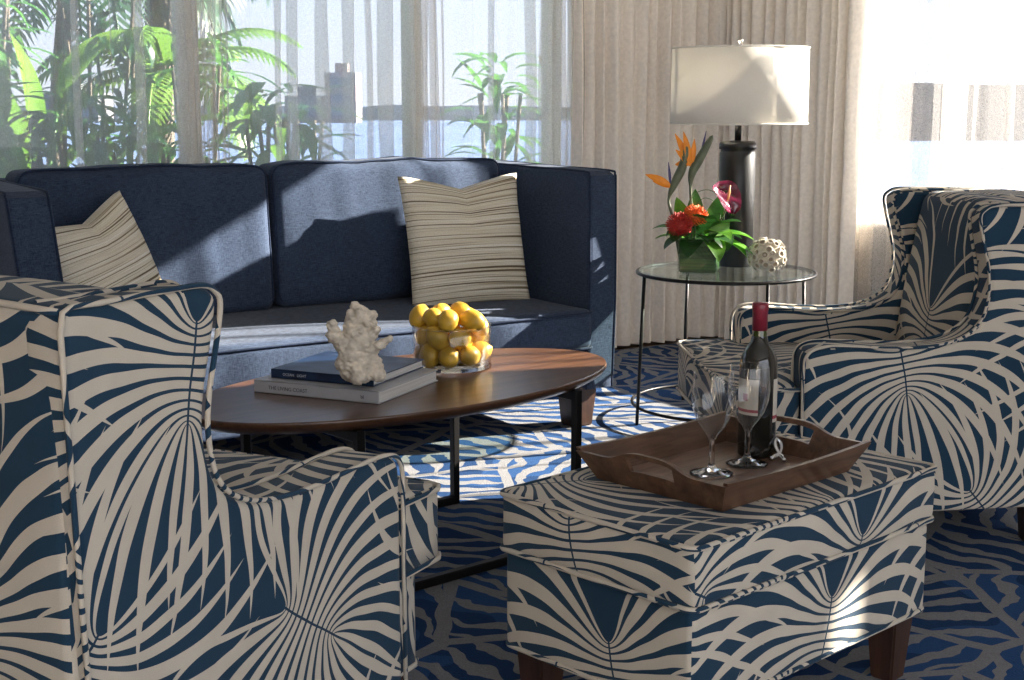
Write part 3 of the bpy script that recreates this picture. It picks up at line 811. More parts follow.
# ------------------------------------------------------------------ bowl of lemons
BC = Vector((-.158, 3.632, .4505)); BR = .104; BH = .112
t = thing('glass_bowl', 'clear straight-sided glass bowl full of lemons on the coffee table', 'bowl', BC)
bm = bmesh.new(); lathe(bm, [(0, .0), (BR - .004, 0), (BR, .004), (BR, BH - .002), (BR - .0015, BH), (BR - .004, BH - .002), (BR - .0045, .012), (BR - .012, .009), (0, .009)], 72)
obj('bowl_body', bm, M['bowlglass'], t)
bm = bmesh.new(); tube(bm, [((BR - .002) * math.cos(2 * PI * k / 72), (BR - .002) * math.sin(2 * PI * k / 72), BH) for k in range(72)], .0024, 6, True); obj('rim', bm, M['glass'], t)
bm = bmesh.new(); lathe(bm, [(0, .0005), (BR - .002, .0005), (BR - .001, .004), (BR - .003, .0085), (0, .0085)], 72); obj('base_disc', bm, M['glass'], t)
def lemon_bm(k):
    bm = bmesh.new(); n = 24; prof = []
    for i in range(n + 1):
        a = PI * i / n; z = -math.cos(a); r = math.sin(a) ** .9
        tip = .16 * math.exp(-((1 - abs(z)) / .05)) * (1 if z > 0 else .5)
        prof.append((r * .0272, (z * 1.12 + math.copysign(tip, z)) * .0295))
    prof[0] = (0, prof[0][1]); prof[-1] = (0, prof[-1][1]); lathe(bm, prof, 28)
    for v in bm.verts: v.co += v.co.normalized() * noise.noise(v.co * 60 + Vector((k * 9, 0, 0))) * .0012
    return bm
def pack(N, Rin, seed):   # settle balls inside a cylinder
    rnd = random.Random(seed); r = .0285; P = [Vector((rnd.uniform(-.05, .05), rnd.uniform(-.05, .05), .05 + i * .018)) for i in range(N)]
    for it in range(1400):
        for p in P: p.z -= .0009; p.x *= .9985; p.y *= .9985
        for _ in range(3):
            for i in range(N):
                for j in range(i):
                    d = P[i] - P[j]; L = d.length
                    if L < 2 * r and L > 1e-6: c = d * ((2 * r - L) / L * .5); P[i] += c; P[j] -= c
            for p in P:
                if p.z < r + .0105: p.z = r + .0105
                q = math.hypot(p.x, p.y)
                if q > Rin - r and p.z < BH + .015: p.x *= (Rin - r) / q; p.y *= (Rin - r) / q
    return P
lem_pos = pack(24, BR - .006, 3); rnd = random.Random(8)
heads = [obj('lemon', lemon_bm(k), M['lemon']) for k in range(3)]
tops = sorted(range(len(lem_pos)), key=lambda i: -lem_pos[i].z)
for i, p in enumerate(lem_pos):
    o = heads[i] if i < 3 else heads[i % 3].copy()
    if i >= 3: COL.objects.link(o)
    o.location = BC + p; o.rotation_euler = (rnd.uniform(.4, 2.6), rnd.uniform(0, .7), rnd.uniform(0, 6.3)); s = rnd.uniform(.93, 1.04); o.scale = (s, s, s)
    rank = tops.index(i)
    if rank == 0: lab = 'topmost lemon of the heap in the glass bowl'
    else:
        lvl = 'bottom' if p.z < .05 else ('middle' if p.z < .095 else 'upper')
        fx = '' if abs(p.x) < .025 else (' left' if p.x < 0 else ' right'); fy = '' if abs(p.y) < .025 else ('front' if p.y < 0 else 'back')
        lab = 'yellow lemon of the %s layer, at the %s of the glass bowl' % (lvl, (fy + fx).strip() or 'centre')
    tag(o, lab, 'lemon', 'lemons in the glass bowl')

# ------------------------------------------------------------------ tray
TR = Vector((.398, 2.545, .4535)); TA = R(43.5)
t = thing('serving_tray', 'dark brown wooden serving tray with flared sides and cut-out handles on the ottoman', 'tray', TR, TA)
TX, TY, TH_, FLR = .425, .335, .058, .030
bx, by = TX / 2 - FLR, TY / 2 - FLR
bm = bmesh.new(); box(bm, -bx - .004, bx + .004, -by - .004, by + .004, 0, .008, .002, 1); M['trayfloor'] = wood('tray_floor_wood', (.085, .045, .028), (.26, .15, .10), .36, (2, 14, 14), .25)
obj('tray_floor', bm, M['trayfloor'], t, False)
def tray_side(L0, L1, dist, flare, ang, handle):
    """flared panel built as a grid with a hole for the handle"""
    nx, nz = 44, 8; bm = bmesh.new(); th = .009
    def top(a):  # rim height: rises over the handle, dips by the corners
        return (TH_ - .004 + (.020 * math.exp(-(a / .42) ** 4) if handle else .006 * (a * a)))
    def P(i, k, off):
        a = -1 + 2 * i / nx; f = k / nz
        half = L0 + (L1 - L0) * f; z = top(a) * f
        out_ = dist + flare * f
        return Vector((a * half, -(out_ + off), z + .0))
    keep = set()
    for i in range(nx):
        for k in range(nz):
            am = abs(-1 + 2 * (i + .5) / nx)
            if handle and am < .34 - (.04 if k in (4,) or k in (6,) else 0) and 4 <= k <= 6: continue
            keep.add((i, k))
    G = {}
    def v(i, k, s):
        if (i, k, s) not in G: G[(i, k, s)] = bm.verts.new(P(i, k, th if s else 0))
        return G[(i, k, s)]
    for (i, k) in keep:
        bm.faces.new([v(i, k, 0), v(i, k + 1, 0), v(i + 1, k + 1, 0), v(i + 1, k, 0)])
        bm.faces.new([v(i, k, 1), v(i + 1, k, 1), v(i + 1, k + 1, 1), v(i, k + 1, 1)])
        for (di, dk, a, b) in ((-1, 0, (i, k), (i, k + 1)), (1, 0, (i + 1, k + 1), (i + 1, k)), (0, -1, (i + 1, k), (i, k)), (0, 1, (i, k + 1), (i + 1, k + 1))):
            if (i + di, k + dk) not in keep:
                bm.faces.new([v(*a, 0), v(*a, 1), v(*b, 1), v(*b, 0)])
    bmesh.ops.recalc_face_normals(bm, faces=bm.faces[:])
    bmesh.ops.rotate(bm, cent=(0, 0, 0), matrix=Matrix.Rotation(ang, 3, 'Z'), verts=bm.verts[:]); return bm
for dist, L0, L1, ang, hd in ((by, bx + .008, TX / 2 + .006, 0, 0), (bx, by + .008, TY / 2 + .006, R(90), 1), (by, bx + .008, TX / 2 + .006, R(180), 0), (bx, by + .008, TY / 2 + .006, R(270), 1)):
    obj('tray_handle_end' if hd else 'tray_side', tray_side(L0, L1, dist, FLR, ang, hd), M['traywood'], t, False)
ZT = .4535 + .0085

# ------------------------------------------------------------------ wine bottle
M['bottleglass'] = simple('dark_wine_glass', (.010, .010, .008), .06, .05, Coat_Weight=.6)
M['neckglass'] = simple('green_neck_glass', (.035, .05, .008), .08, .1, Coat_Weight=.5)
M['foil'] = simple('wine_red_foil', (.20, .018, .035), .35, .15, 80)
m, nt, out = mat('wine_label')
uvn = nt.nodes.new('ShaderNodeUVMap'); sx = nt.nodes.new('ShaderNodeSeparateXYZ'); nt.links.new(uvn.outputs[0], sx.inputs[0])
lu, lv = X(nt, sx.outputs[0]), X(nt, sx.outputs[1])
band = (lv.f('GREATER_THAN', .40)) * (lv.f('LESS_THAN', .60)) * lu.f('GREATER_THAN', .42) * lu.f('LESS_THAN', .62)
red = lv.f('LESS_THAN', .16) * lv.f('GREATER_THAN', .08)
c = mixc(nt, band.o, (.50, .47, .40), (.30, .05, .06)); c = mixc(nt, red.o, c, (.25, .03, .05))
link_out(nt, out, bsdf(nt, c, .6)); M['label'] = m
BO = Vector((.478, 2.665, ZT))
t = thing('wine_bottle', 'dark red wine bottle with maroon foil neck standing on the tray', 'bottle', BO, 0)
prof = [(0, .004), (.020, .002), (.034, .0), (.0365, .004), (.0368, .02), (.0368, .175), (.0355, .190), (.031, .203), (.024, .214), (.0175, .224), (.0145, .236)]
bm = bmesh.new(); lathe(bm, prof, 48); obj('bottle_body', bm, M['bottleglass'], t)
bm = bmesh.new(); lathe(bm, [(.0145, .236), (.0138, .252)], 40); obj('neck', bm, M['neckglass'], t)
bm = bmesh.new(); lathe(bm, [(.0139, .247), (.0147, .247), (.0147, .283), (.0152, .285), (.0160, .288), (.0160, .296), (.0150, .300), (.0, .301)], 40); obj('foil', bm, M['foil'], t)
def label_bm(r, a0, a1, z0, z1, n=24):
    bm = bmesh.new(); uvl = bm.loops.layers.uv.verify(); vs = []
    for k in range(n + 1):
        a = a0 + (a1 - a0) * k / n; vs.append((bm.verts.new((r * math.cos(a), r * math.sin(a), z0)), bm.verts.new((r * math.cos(a), r * math.sin(a), z1))))
    for k in range(n):
        f = bm.faces.new([vs[k][0], vs[k + 1][0], vs[k + 1][1], vs[k][1]])
        for l, uv in zip(f.loops, ((k / n, 0), ((k + 1) / n, 0), ((k + 1) / n, 1), (k / n, 1))): l[uvl].uv = uv
    return bm
la = obj('front_label', label_bm(.0372, R(175), R(262), .085, .155), M['label'], t)
lb = obj('back_label', label_bm(.0372, R(312), R(392), .070, .155), M['label'], t)

# ------------------------------------------------------------------ wine glasses
def wineglass(label, loc, rz):
    t = thing('wine_glass', label, 'glass', loc, rz, 'wine glasses on the tray')
    bm = bmesh.new()
    outer = [(0, 0), (.039, .0), (.0402, .0012), (.034, .0034), (.018, .0068), (.008, .012), (.0052, .020), (.0048, .045), (.0054, .062), (.011, .074), (.022, .088), (.031, .103), (.0375, .123), (.0398, .143), (.0390, .165), (.0365, .190)]
    inner = [(.0355, .1905), (.0353, .189), (.0379, .165), (.0387, .143), (.0364, .124), (.0300, .105), (.0208, .090), (.010, .0785), (0, .076)]
    lathe(bm, outer[:9] + [(.0, .074)], 48); obj('stem', bm, M['glass'], t)
    bm = bmesh.new(); lathe(bm, outer[8:], 56); bw = obj('glass_bowl', bm, M['wineglass'], t)
    bm = bmesh.new(); tube(bm, [(.0365 * math.cos(2 * PI * k / 56), .0365 * math.sin(2 * PI * k / 56), .190) for k in range(56)], .0007, 6, True); obj('rim', bm, M['wineglass'], bw)
    return t
wineglass('wine glass nearest the tray corner, left of the two', (.371, 2.525, ZT + .0005), 0)
wineglass('wine glass standing right in front of the bottle', (.448, 2.592, ZT + .0005), 0)
# corkscrew / foil stopper
bm = bmesh.new()
tube(bm, smooth_path([(.0, -.03, .006), (.004, -.012, .006), (.0, .0, .012), (-.004, .010, .026), (.0, .018, .034), (.008, .018, .030), (.009, .010, .020), (.003, .002, .010)], sub=5), .0042, 10)
tube(bm, smooth_path([(-.02, -.012, .005), (-.008, -.004, .007), (.0, .0, .010)], sub=4), .005, 10)
o = obj('bottle_opener', bm, M['chrome']); o.location = (.515, 2.628, ZT); o.rotation_euler = (0, 0, R(10)); tag(o, 'small chrome bottle opener lying on the tray beside the bottle', 'opener')

# ------------------------------------------------------------------ side table
ST = Vector((.757, 4.93, 0)); SRD = .312
t = thing('side_table', 'round glass side table with thin black metal frame by the drapes', 'table', ST, 0)
bm = bmesh.new(); lathe(bm, [(0, .538), (SRD - .008, .538), (SRD - .006, .540), (SRD - .006, .548), (SRD - .008, .550), (0, .550)], 96); o = obj('glass_top', bm, M['tableglass'], t)
for p in o.data.polygons: p.use_smooth = abs(p.normal.z) < .9
bm = bmesh.new(); tube(bm, [(SRD * math.cos(2 * PI * k / 96), SRD * math.sin(2 * PI * k / 96), .541) for k in range(96)], .0062, 8, True); obj('top_ring', bm, M['black'], t)
bm = bmesh.new(); tube(bm, [((SRD + .012) * math.cos(2 * PI * k / 96), (SRD + .012) * math.sin(2 * PI * k / 96), .070) for k in range(96)], .0058, 8, True); obj('lower_ring', bm, M['black'], t)
for a in (18, 108, 198, 288):
    c_, s_ = math.cos(R(a)), math.sin(R(a))
    bm = bmesh.new(); tube(bm, [((SRD + .02) * c_, (SRD + .02) * s_, .011), (SRD * c_, SRD * s_, .541)], .0062, 8); obj('leg', bm, M['black'], t)

# ------------------------------------------------------------------ lamp
LP = Vector((.808, 5.055, .5505))
t = thing('table_lamp', 'black cylinder table lamp with wide cream drum shade on the glass side table', 'lamp', LP, 0)
bm = bmesh.new(); lathe(bm, [(0, 0), (.060, 0), (.064, .004), (.064, .405), (.061, .410), (.061, .418), (.066, .420), (.066, .438), (.060, .447), (.02, .450), (0, .450)], 56); obj('lamp_base', bm, M['lampblack'], t)
bm = bmesh.new(); tube(bm, [(0, 0, .448), (0, 0, .515)], .012, 16); tube(bm, [(0, 0, .515), (0, 0, .790)], .004, 8); lathe(bm, [(0, .515), (.016, .518), (.016, .56), (0, .562)], 24); obj('stem', bm, M['black'], t)
m, nt, out = mat('lamp_shade_linen')
nz = noise_t(nt, coord(nt, 'Object', (300, 300, 900)), 1, 2); cc = ramp(nt, nz, [(.3, (.86, .82, .74)), (.7, (.93, .90, .83))])
d = nt.nodes.new('ShaderNodeBsdfDiffuse'); l = nt.nodes.new('ShaderNodeBsdfTranslucent'); nt.links.new(cc, d.inputs[0]); nt.links.new(cc, l.inputs[0])
mx = nt.nodes.new('ShaderNodeMixShader'); mx.inputs[0].default_value = .16; nt.links.new(d.outputs[0], mx.inputs[1]); nt.links.new(l.outputs[0], mx.inputs[2]); link_out(nt, out, mx); M['shade'] = m
bm = bmesh.new(); lathe(bm, [(.243, .508), (.240, .776), (.238, .776), (.241, .508)], 96, close=True); sh = obj('lamp_shade', bm, M['shade'], t)
bm = bmesh.new()
for r_, z_ in ((.2425, .511), (.2395, .773)):
    bm = bmesh.new(); tube(bm, [(r_ * math.cos(2 * PI * k / 96), r_ * math.sin(2 * PI * k / 96), z_) for k in range(96)], .0035, 6, True); obj('trim', bm, M['shade'], sh)
bm = bmesh.new()
for a in (0, 120, 240): tube(bm, [(0, 0, .770), (.239 * math.cos(R(a)), .239 * math.sin(R(a)), .772)], .0022, 6)
obj('spider', bm, M['chrome'], sh)
bm = bmesh.new(); lathe(bm, [(0, .785), (.006, .785), (.006, .792), (.010, .796), (.010, .802), (0, .805)], 20); obj('finial', bm, M['chrome'], t)

# ------------------------------------------------------------------ tube coral ball
bm = bmesh.new(); bmesh.ops.create_uvsphere(bm, u_segments=32, v_segments=20, radius=.060)
for v in bm.verts: v.co.z = v.co.z * .86 + .060
holes = bmesh.new(); N = 70; rnd = random.Random(2)
for k in range(N):
    z = 1 - 2 * (k + .5) / N; ph = k * 2.39996
    if z < -.72: continue
    d = Vector((math.sqrt(1 - z * z) * math.cos(ph), math.sqrt(1 - z * z) * math.sin(ph), z)); d = (d + Vector([rnd.uniform(-.12, .12) for _ in range(3)])).normalized()
    L = rnd.uniform(.063, .071); c = Vector((0, 0, .060)); D = Vector((d.x, d.y, d.z * .88)); r_ = rnd.uniform(.0098, .0132)
    q = D.normalized().to_track_quat('Z', 'Y').to_matrix().to_4x4(); q.translation = c + D * (L - .026)
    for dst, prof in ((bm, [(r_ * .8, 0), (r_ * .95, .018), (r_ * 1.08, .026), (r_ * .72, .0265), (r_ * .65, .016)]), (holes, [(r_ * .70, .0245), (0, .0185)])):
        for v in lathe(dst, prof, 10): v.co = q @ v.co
o = obj('tube_coral', bm, M['tubecoral']); o.location = (.885, 4.835, .5505); tag(o, 'round cream cluster of tube coral on the glass side table', 'ornament')
obj('tube_hollows', holes, M['tubehole'], o)

# ------------------------------------------------------------------ flower vase and flowers
VC = Vector((.655, 4.865, .5505)); VA = R(-14)
t = thing('glass_vase', 'square clear glass vase lined with green leaf on the side table', 'vase', VC, VA)
hw = .067
bm = bmesh.new(); box(bm, -hw, hw, -hw, hw, 0, .128, .003, 2); 
bm.faces.ensure_lookup_table(); topf = [f for f in bm.faces if f.normal.z > .9 and f.calc_center_median().z > .11]; bmesh.ops.delete(bm, geom=topf, context='FACES'); obj('vase_body', bm, M['vaseglass'], t, False)
M['leafdark'] = foliage('dark_leaf', (.010, .045, .008), (.03, .11, .02), .25, 30); M['leafmid'] = foliage('fresh_leaf', (.05, .20, .015), (.16, .38, .04), .4, 25)
m, nt, out = mat('leaf_lining'); w_ = noise_t(nt, coord(nt, 'Object', (5, 5, 120)), 1, 1); link_out(nt, out, bsdf(nt, ramp(nt, w_, [(.4, (.015, .055, .012)), (.6, (.05, .13, .03))]), .35)); M['lining'] = m
bm = bmesh.new(); box(bm, -hw + .004, hw - .004, -hw + .004, hw - .004, .004, .118, .004, 1); obj('leaf_lining', bm, M['lining'], t, False)
def leaf(bm, base, dirv, up, L, W, droop=.3, n=12, fold=.25, curl=0.0, tipx=1.0):
    d = Vector(dirv).normalized(); u = Vector(up); u = (u - d * u.dot(d)).normalized(); s = d.cross(u); p = Vector(base); rows = []
    for k in range(n + 1):
        f = k / n; w = W * (math.sin(PI * min(1, f ** .8 * 1.0)) ** .8) * .5 + (0.0008 if k in (0, n) else 0)
        c = p; rows.append([bm.verts.new(c + s * w + u * (w * fold)), bm.verts.new(c), bm.verts.new(c - s * w + u * (w * fold))])
        ang = -droop / n; rot = Matrix.Rotation(ang, 3, s) if True else None
        d = (Matrix.Rotation(-droop / n, 3, s) @ d); u = (Matrix.Rotation(-droop / n, 3, s) @ u); p = p + d * (L / n)
    for a, b in zip(rows[:-1], rows[1:]):
        bm.faces.new([a[0], a[1], b[1], b[0]]); bm.faces.new([a[1], a[2], b[2], b[1]])
VT = VC + Vector((0, 0, .128))
leafspec = [  # offset, direction, length, width, droop, material, label
    ((-.03, .01, 0), (-.35, .1, 1), .13, .045, .5, 'leafmid', 'bright green leaf standing up at the left of the bouquet'),
    ((-.01, .02, 0), (-.05, .1, 1), .14, .050, .3, 'leafdark', 'dark green upright leaf between the two pincushion flowers and the beaks'),
    ((.02, .02, 0), (.35, .1, 1), .15, .048, .5, 'leafdark', 'dark upright leaf leaning right behind the orange flower'),
    ((-.04, -.02, 0), (-1, -.3, .5), .08, .065, 1.3, 'leafdark', 'dark leaf curling down at the left corner of the vase'),
    ((-.02, -.04, 0), (-.5, -1, .4), .08, .06, 1.6, 'leafdark', 'dark leaf hanging over the front left rim of the vase'),
    ((.02, -.04, 0), (.3, -1, .5), .10, .055, 1.8, 'leafmid', 'green leaf hanging down the front of the vase'),
    ((.03, -.02, 0), (1, -.6, .4), .12, .06, 1.2, 'leafmid', 'bright green leaf sticking out at the front right of the vase'),
    ((.03, 0, 0), (1, -.1, .8), .13, .065, 1.2, 'leafmid', 'bright green leaf arching right under the purple anthurium'),
    ((.03, .02, 0), (.9, .5, .6), .12, .05, 1.0, 'leafdark', 'dark leaf pointing right toward the lamp base'),
    ((-.04, .02, 0), (-.9, .5, .6), .10, .05, 1.0, 'leafmid', 'green leaf pointing back left from the vase'),
    ((.01, -.03, .01), (0, -1, .8), .08, .06, 1.3, 'leafdark', 'short dark leaf at the middle of the vase front'),
    ((.02, -.03, .02), (.6, -.9, .9), .10, .06, 1.3, 'leafmid', 'green leaf folded over below the orange flower'),
    ((-.045, -.01, .03), (-.9, -.2, .5), .065, .06, 1.2, 'leafdark', 'small dark leaf left of the red pincushion flower'),
    ((-.06, .0, .02), (-.8, .2, .9), .09, .06, 1.2, 'leafdark', 'dark leaf behind and left of the red pincushion flower'),
    ((.0, .0, .03), (.1, -.3, 1), .09, .07, 1.2, 'leafdark', 'broad dark leaf in the middle of the bouquet'),
    ((.04, -.03, .02), (.5, -1, .3), .08, .07, 1.4, 'leafdark', 'broad dark leaf over the front right corner of the vase'),
    ((.055, -.02, .0), (1, -.5, .15), .11, .045, .8, 'leafmid', 'lowest bright leaf reaching right past the lamp'),
    ((.03, -.01, .03), (.7, -.4, 1), .10, .06, 1.0, 'leafdark', 'dark leaf rising right of the orange flower'),
    ((-.05, -.03, .02), (-.7, -.8, .7), .07, .055, 1.4, 'leafdark', 'dark leaf tucked beneath the red pincushion flower')]
for i, (of, dr, L, W, dp, mk, lab) in enumerate(leafspec):
    bm = bmesh.new(); leaf(bm, VT + Vector(of) + Vector((0, 0, -.02)), dr, (0, 0, 1) if abs(Vector(dr).normalized().z) < .8 else (0, 1, 0.2), L * 1.3, W * 1.35, dp)
    o = obj('leaf', bm, M[mk]); tag(o, lab, 'leaf', 'leaves in the square vase')
# curled big leaf at the right
bm = bmesh.new(); rows = []
for k in range(15):
    f = k / 14; a = f * 5.4; r_ = .026 - .012 * f
    c0 = VT + Vector((.050 + f * .004, -.055, .018)); o_ = Vector((0, math.cos(a + .5) * r_, math.sin(a + .5) * r_))
    rows.append((bm.verts.new(c0 + o_ * .6 + Vector((-.030, .0, -.004))), bm.verts.new(c0 + o_ * 1.1 + Vector((.01, 0, .002))), bm.verts.new(c0 + o_ * .8 + Vector((.046 - .018 * f, -.005, .014)))))
for a, b in zip(rows[:-1], rows[1:]):
    bm.faces.new([a[0], a[1], b[1], b[0]]); bm.faces.new([a[1], a[2], b[2], b[1]])
M['leafpale'] = foliage('pale_curled_leaf', (.12, .28, .06), (.38, .52, .22), .35, 14)
o = obj('curled_leaf', bm, M['leafpale']); tag(o, 'pale green rolled leaf at the right of the vase', 'leaf')
# protea heads
M['protea'] = simple('protea_red', (.50, .035, .025), .6, .4, 90); M['proteao'] = simple('protea_orange', (.75, .16, .03), .6, .3, 90); M['stemg'] = simple('flower_stem', (.06, .10, .03), .6, .2)
def protea(label, loc, r, mk, tilt):
    t = thing('pincushion_protea', label, 'flower', loc, 0, 'pincushion flowers'); rnd = random.Random(int(r * 1e4))
    bm = bmesh.new(); bmesh.ops.create_uvsphere(bm, u_segments=20, v_segments=12, radius=r * .62)
    for v in bm.verts: v.co.z *= .75
    N = 170
    for k in range(N):
        z = 1 - 1.45 * (k + .5) / N; ph = k * 2.39996; d = Vector((math.sqrt(max(0, 1 - z * z)) * math.cos(ph), math.sqrt(max(0, 1 - z * z)) * math.sin(ph), z * .8))
        tip = d * r * rnd.uniform(.95, 1.12); tip.z += r * .12 * (1 - z)
        tube(bm, [d * r * .5, d * r * .8, tip], [.0016, .0012, .0017], 4)
    o = obj('bloom', bm, M[mk], t); o.rotation_euler = tilt; o.scale = (1.15, 1.15, 1.15)
    bm = bmesh.new(); tube(bm, [(0, 0, -.01), (.0, .01, -.10)], .004, 6); obj('stem', bm, M['stemg'], t); return t
protea('red pincushion flower at the front left of the vase', VT + Vector((-.078, -.045, .040)), .039, 'protea', (R(55), R(-15), 0))
protea('orange-red pincushion flower behind the red one in the vase', VT + Vector((-.020, -.015, .068)), .037, 'proteao', (R(35), R(15), 0))
# anthurium
M['anth'] = simple('anthurium_purple', (.11, .008, .03), .16, .5, 22, Coat_Weight=.5); M['spadix'] = simple('anthurium_spadix', (.80, .40, .16), .5, .1)
t = thing('anthurium', 'glossy purple anthurium bloom with an upright pale spadix in the vase', 'flower', VT + Vector((.088, -.03, .125)))
bm = bmesh.new(); rows = []
for i in range(15):
    f = i / 14; v_ = -1 + 2 * f; wd = .040 * math.sqrt(max(0, 1 - v_ ** 2)) ** .8 * (1 + .25 * v_) + .0005
    row = []
    for j in range(11):
        g = -1 + 2 * j / 10
        x = g * wd; y = v_ * .043 + .012 * (abs(g) ** 1.5) * (v_ > 0); z = .014 * g * g - .018 * v_ * v_ * (1 if v_ < 0 else .3) + .003 * math.sin(g * 6 + v_ * 5)
        row.append(bm.verts.new((x, y, z)))
    rows.append(row)
for a, b in zip(rows[:-1], rows[1:]):
    for j in range(10): bm.faces.new([a[j], a[j + 1], b[j + 1], b[j]])
o = obj('spathe', bm, M['anth'], t); o.scale = (1.3, 1.3, 1.3); o.rotation_euler = (R(58), R(-12), R(38))
bm = bmesh.new(); tube(bm, [(-.003, -.012, .0), (.002, -.018, .025), (.004, -.02, .052)], [.0045, .004, .0025], 8); obj('spadix', bm, M['spadix'], t)
bm = bmesh.new(); tube(bm, smooth_path([(0, .0, -.004), (-.01, .01, -.05), (-.045, .02, -.11)], sub=4), .0028, 6); obj('stem', bm, M['stemg'], t)
# birds of paradise
M['orange'] = simple('strelitzia_orange', (.95, .30, .01), .45, .15, 40); M['beak'] = simple('strelitzia_beak', (.10, .12, .07), .5, .35, 30); M['bluepet'] = simple('strelitzia_blue', (.05, .04, .16), .4)
def strel(label, pts, rad, petals, blue):
    t = thing('bird_of_paradise_flower', label, 'flower', VT, 0, 'birds of paradise in the square vase'); t.scale = (1.2, 1.2, 1.45); t.location.x -= .03
    bm = bmesh.new(); P = smooth_path(pts, sub=6); n = len(P); rr = []
    for i in range(n):
        f = i / (n - 1); rr.append(.0042 if f < .45 else .0042 + rad * math.sin(PI * min(1, (f - .45) / .55)) ** .8 * (1) + .0004)
    rr[-1] = .0008; tube(bm, P, rr, 10); obj('beak', bm, M['beak'], t)
    bm = bmesh.new()
    for b, d, L, W in petals: leaf(bm, b, d, (0, -1, .3), L, W, .3, 8, .5)
    obj('petals', bm, M['orange'], t)
    bm = bmesh.new()
    for b, d, L, W in blue: leaf(bm, b, d, (0, -1, .3), L, W, .1, 6, .5)
    obj('blue_petal', bm, M['bluepet'], t); return t
strel('bird of paradise flower leaning left with a single orange petal out to the side', [(-.03, .01, -.06), (-.055, .0, .04), (-.068, 0, .085), (-.052, 0, .125), (-.030, 0, .165), (-.018, 0, .215)], .0085,
      [((-.062, -.003, .118), (-1, 0, .42), .080, .020), ((-.062, -.003, .116), (-1, -.1, .30), .055, .014)], [((-.064, 0, .12), (-.12, 0, 1), .055, .008)])
strel('taller bird of paradise flower with bright orange petals at the top of the vase arrangement', [(.0, .015, -.06), (.0, .01, .05), (-.006, .0, .11), (-.002, 0, .150), (.020, 0, .185), (.055, 0, .238)], .0085,
      [((-.008, -.004, .165), (-.55, 0, 1), .090, .020), ((-.008, -.004, .165), (-.25, -.1, 1), .085, .020), ((-.006, -.004, .165), (-.75, -.1, .7), .060, .018), ((-.012, -.004, .170), (-1, .1, .02), .040, .018), ((-.004, -.004, .17), (.1, -.1, 1), .06, .016)],
      [((.020, 0, .185), (.25, 0, 1), .065, .007)])
bm = bmesh.new()
tube(bm, smooth_path([(-.045, .0, -.02), (-.035, 0, .12), (.0, 0, .155), (.045, 0, .150), (.080, 0, .095), (.078, 0, .02)], sub=8), .0013, 5)
tube(bm, smooth_path([(-.03, .02, -.02), (-.005, .02, .11), (.035, .02, .125), (.068, .02, .085), (.068, 0, .02)], sub=8), .0013, 5)
o = obj('looped_grass', bm, M['stemg']); o.location = VT; tag(o, 'thin dark blades of grass looped above the vase', 'grass')

# ------------------------------------------------------------------ outside the windows
bm = bmesh.new(); box(bm, -14, 1.2, .3, 3.6, -.9, -.35); o = room_obj('terrace_ground', bm, simple('planter_soil', (.10, .08, .05), .95, .3, 6))
m, nt, out = mat('bay_water'); wz = noise_t(nt, coord(nt, 'Object', (.05, .2, 1)), 1, 4); b = bsdf(nt, ramp(nt, wz, [(.3, (.05, .085, .17)), (.7, (.09, .14, .25))]), .6); link_out(nt, out, b); M['water'] = m
bm = bmesh.new(); vs = [bm.verts.new(p) for p in ((-700, 12, -4), (900, 12, -4), (900, 900, -4), (-700, 900, -4))]; bm.faces.new(vs)
water = obj('bay_water', bm, M['water'], None, False); tag(water, kind='structure')
def shore(name, x0, x1, y, h0, h1, m, seed, dep=25, step=2.5, cat='trees', label=''):
    bm = bmesh.new(); n = int((x1 - x0) / step); A = []; B = []; C_ = []
    for i in range(n + 1):
        x = x0 + (x1 - x0) * i / n; h = h0 + (h1 - h0) * (.5 + .5 * noise.noise(Vector((x * .06, seed, 0)))) + (h1 - h0) * .35 * noise.noise(Vector((x * .4, seed, 3)))
        A.append(bm.verts.new((x, y, -4.2))); B.append(bm.verts.new((x, y + 4, -4 + h))); C_.append(bm.verts.new((x, y + dep, -4 + h * .9)))
    for i in range(n): bm.faces.new([A[i], A[i + 1], B[i + 1], B[i]]); bm.faces.new([B[i], B[i + 1], C_[i + 1], C_[i]])
    bmesh.ops.solidify(bm, geom=bm.faces[:], thickness=1.0)
    o = obj(name, bm, m, None, False); tag(o, label, cat, kind='stuff'); return o
shore('distant_trees', -260, 30, 330, 2, 4.5, simple('far_shore', (.10, .13, .17), .9, .3, .3), 2, label='hazy blue-green far shore across the bay beyond the left window')
shore('waterside_trees', 30, 140, 172, 5.5, 8.5, simple('near_shore', (.17, .16, .15), .9, .12, .2), 7, label='haze-paled brown-green waterside trees beyond the right window')  # distance haze is put into the trees' pale, even colour
def tower(x, w, y, h, d, col, label):
    t = thing('waterfront_building', label, 'building', (x, y, -4))
    bm = bmesh.new(); box(bm, -w / 2, w / 2, 0, d, 0, h); box(bm, -w * .2, w * .2, d * .2, d * .6, h, h + 2); obj('wall', bm, simple('facade', col, .8, .05, .2), t, False)
    gm = simple('facade_window', (.10, .12, .16), .3)
    for k in range(int(h / 3.2)):
        bm = bmesh.new(); box(bm, -w / 2 + 1, w / 2 - 1, -.12, .0, 1.2 + k * 3.2, 2.8 + k * 3.2); obj('window_band', bm, gm, t, False)
tower(-36, 6.5, 298, 10.4, 12, (.24, .19, .18), 'pinkish-brown tower block across the water')  # pinkish-brown facade, colour lightened to blend into painted-in haze
tower(-44, 8, 300, 5.6, 12, (.20, .18, .17), 'low tan block left of the tower across the water')
tower(-96, 14, 305, 6.2, 12, (.10, .10, .11), 'low grey building on the far shore at the left')

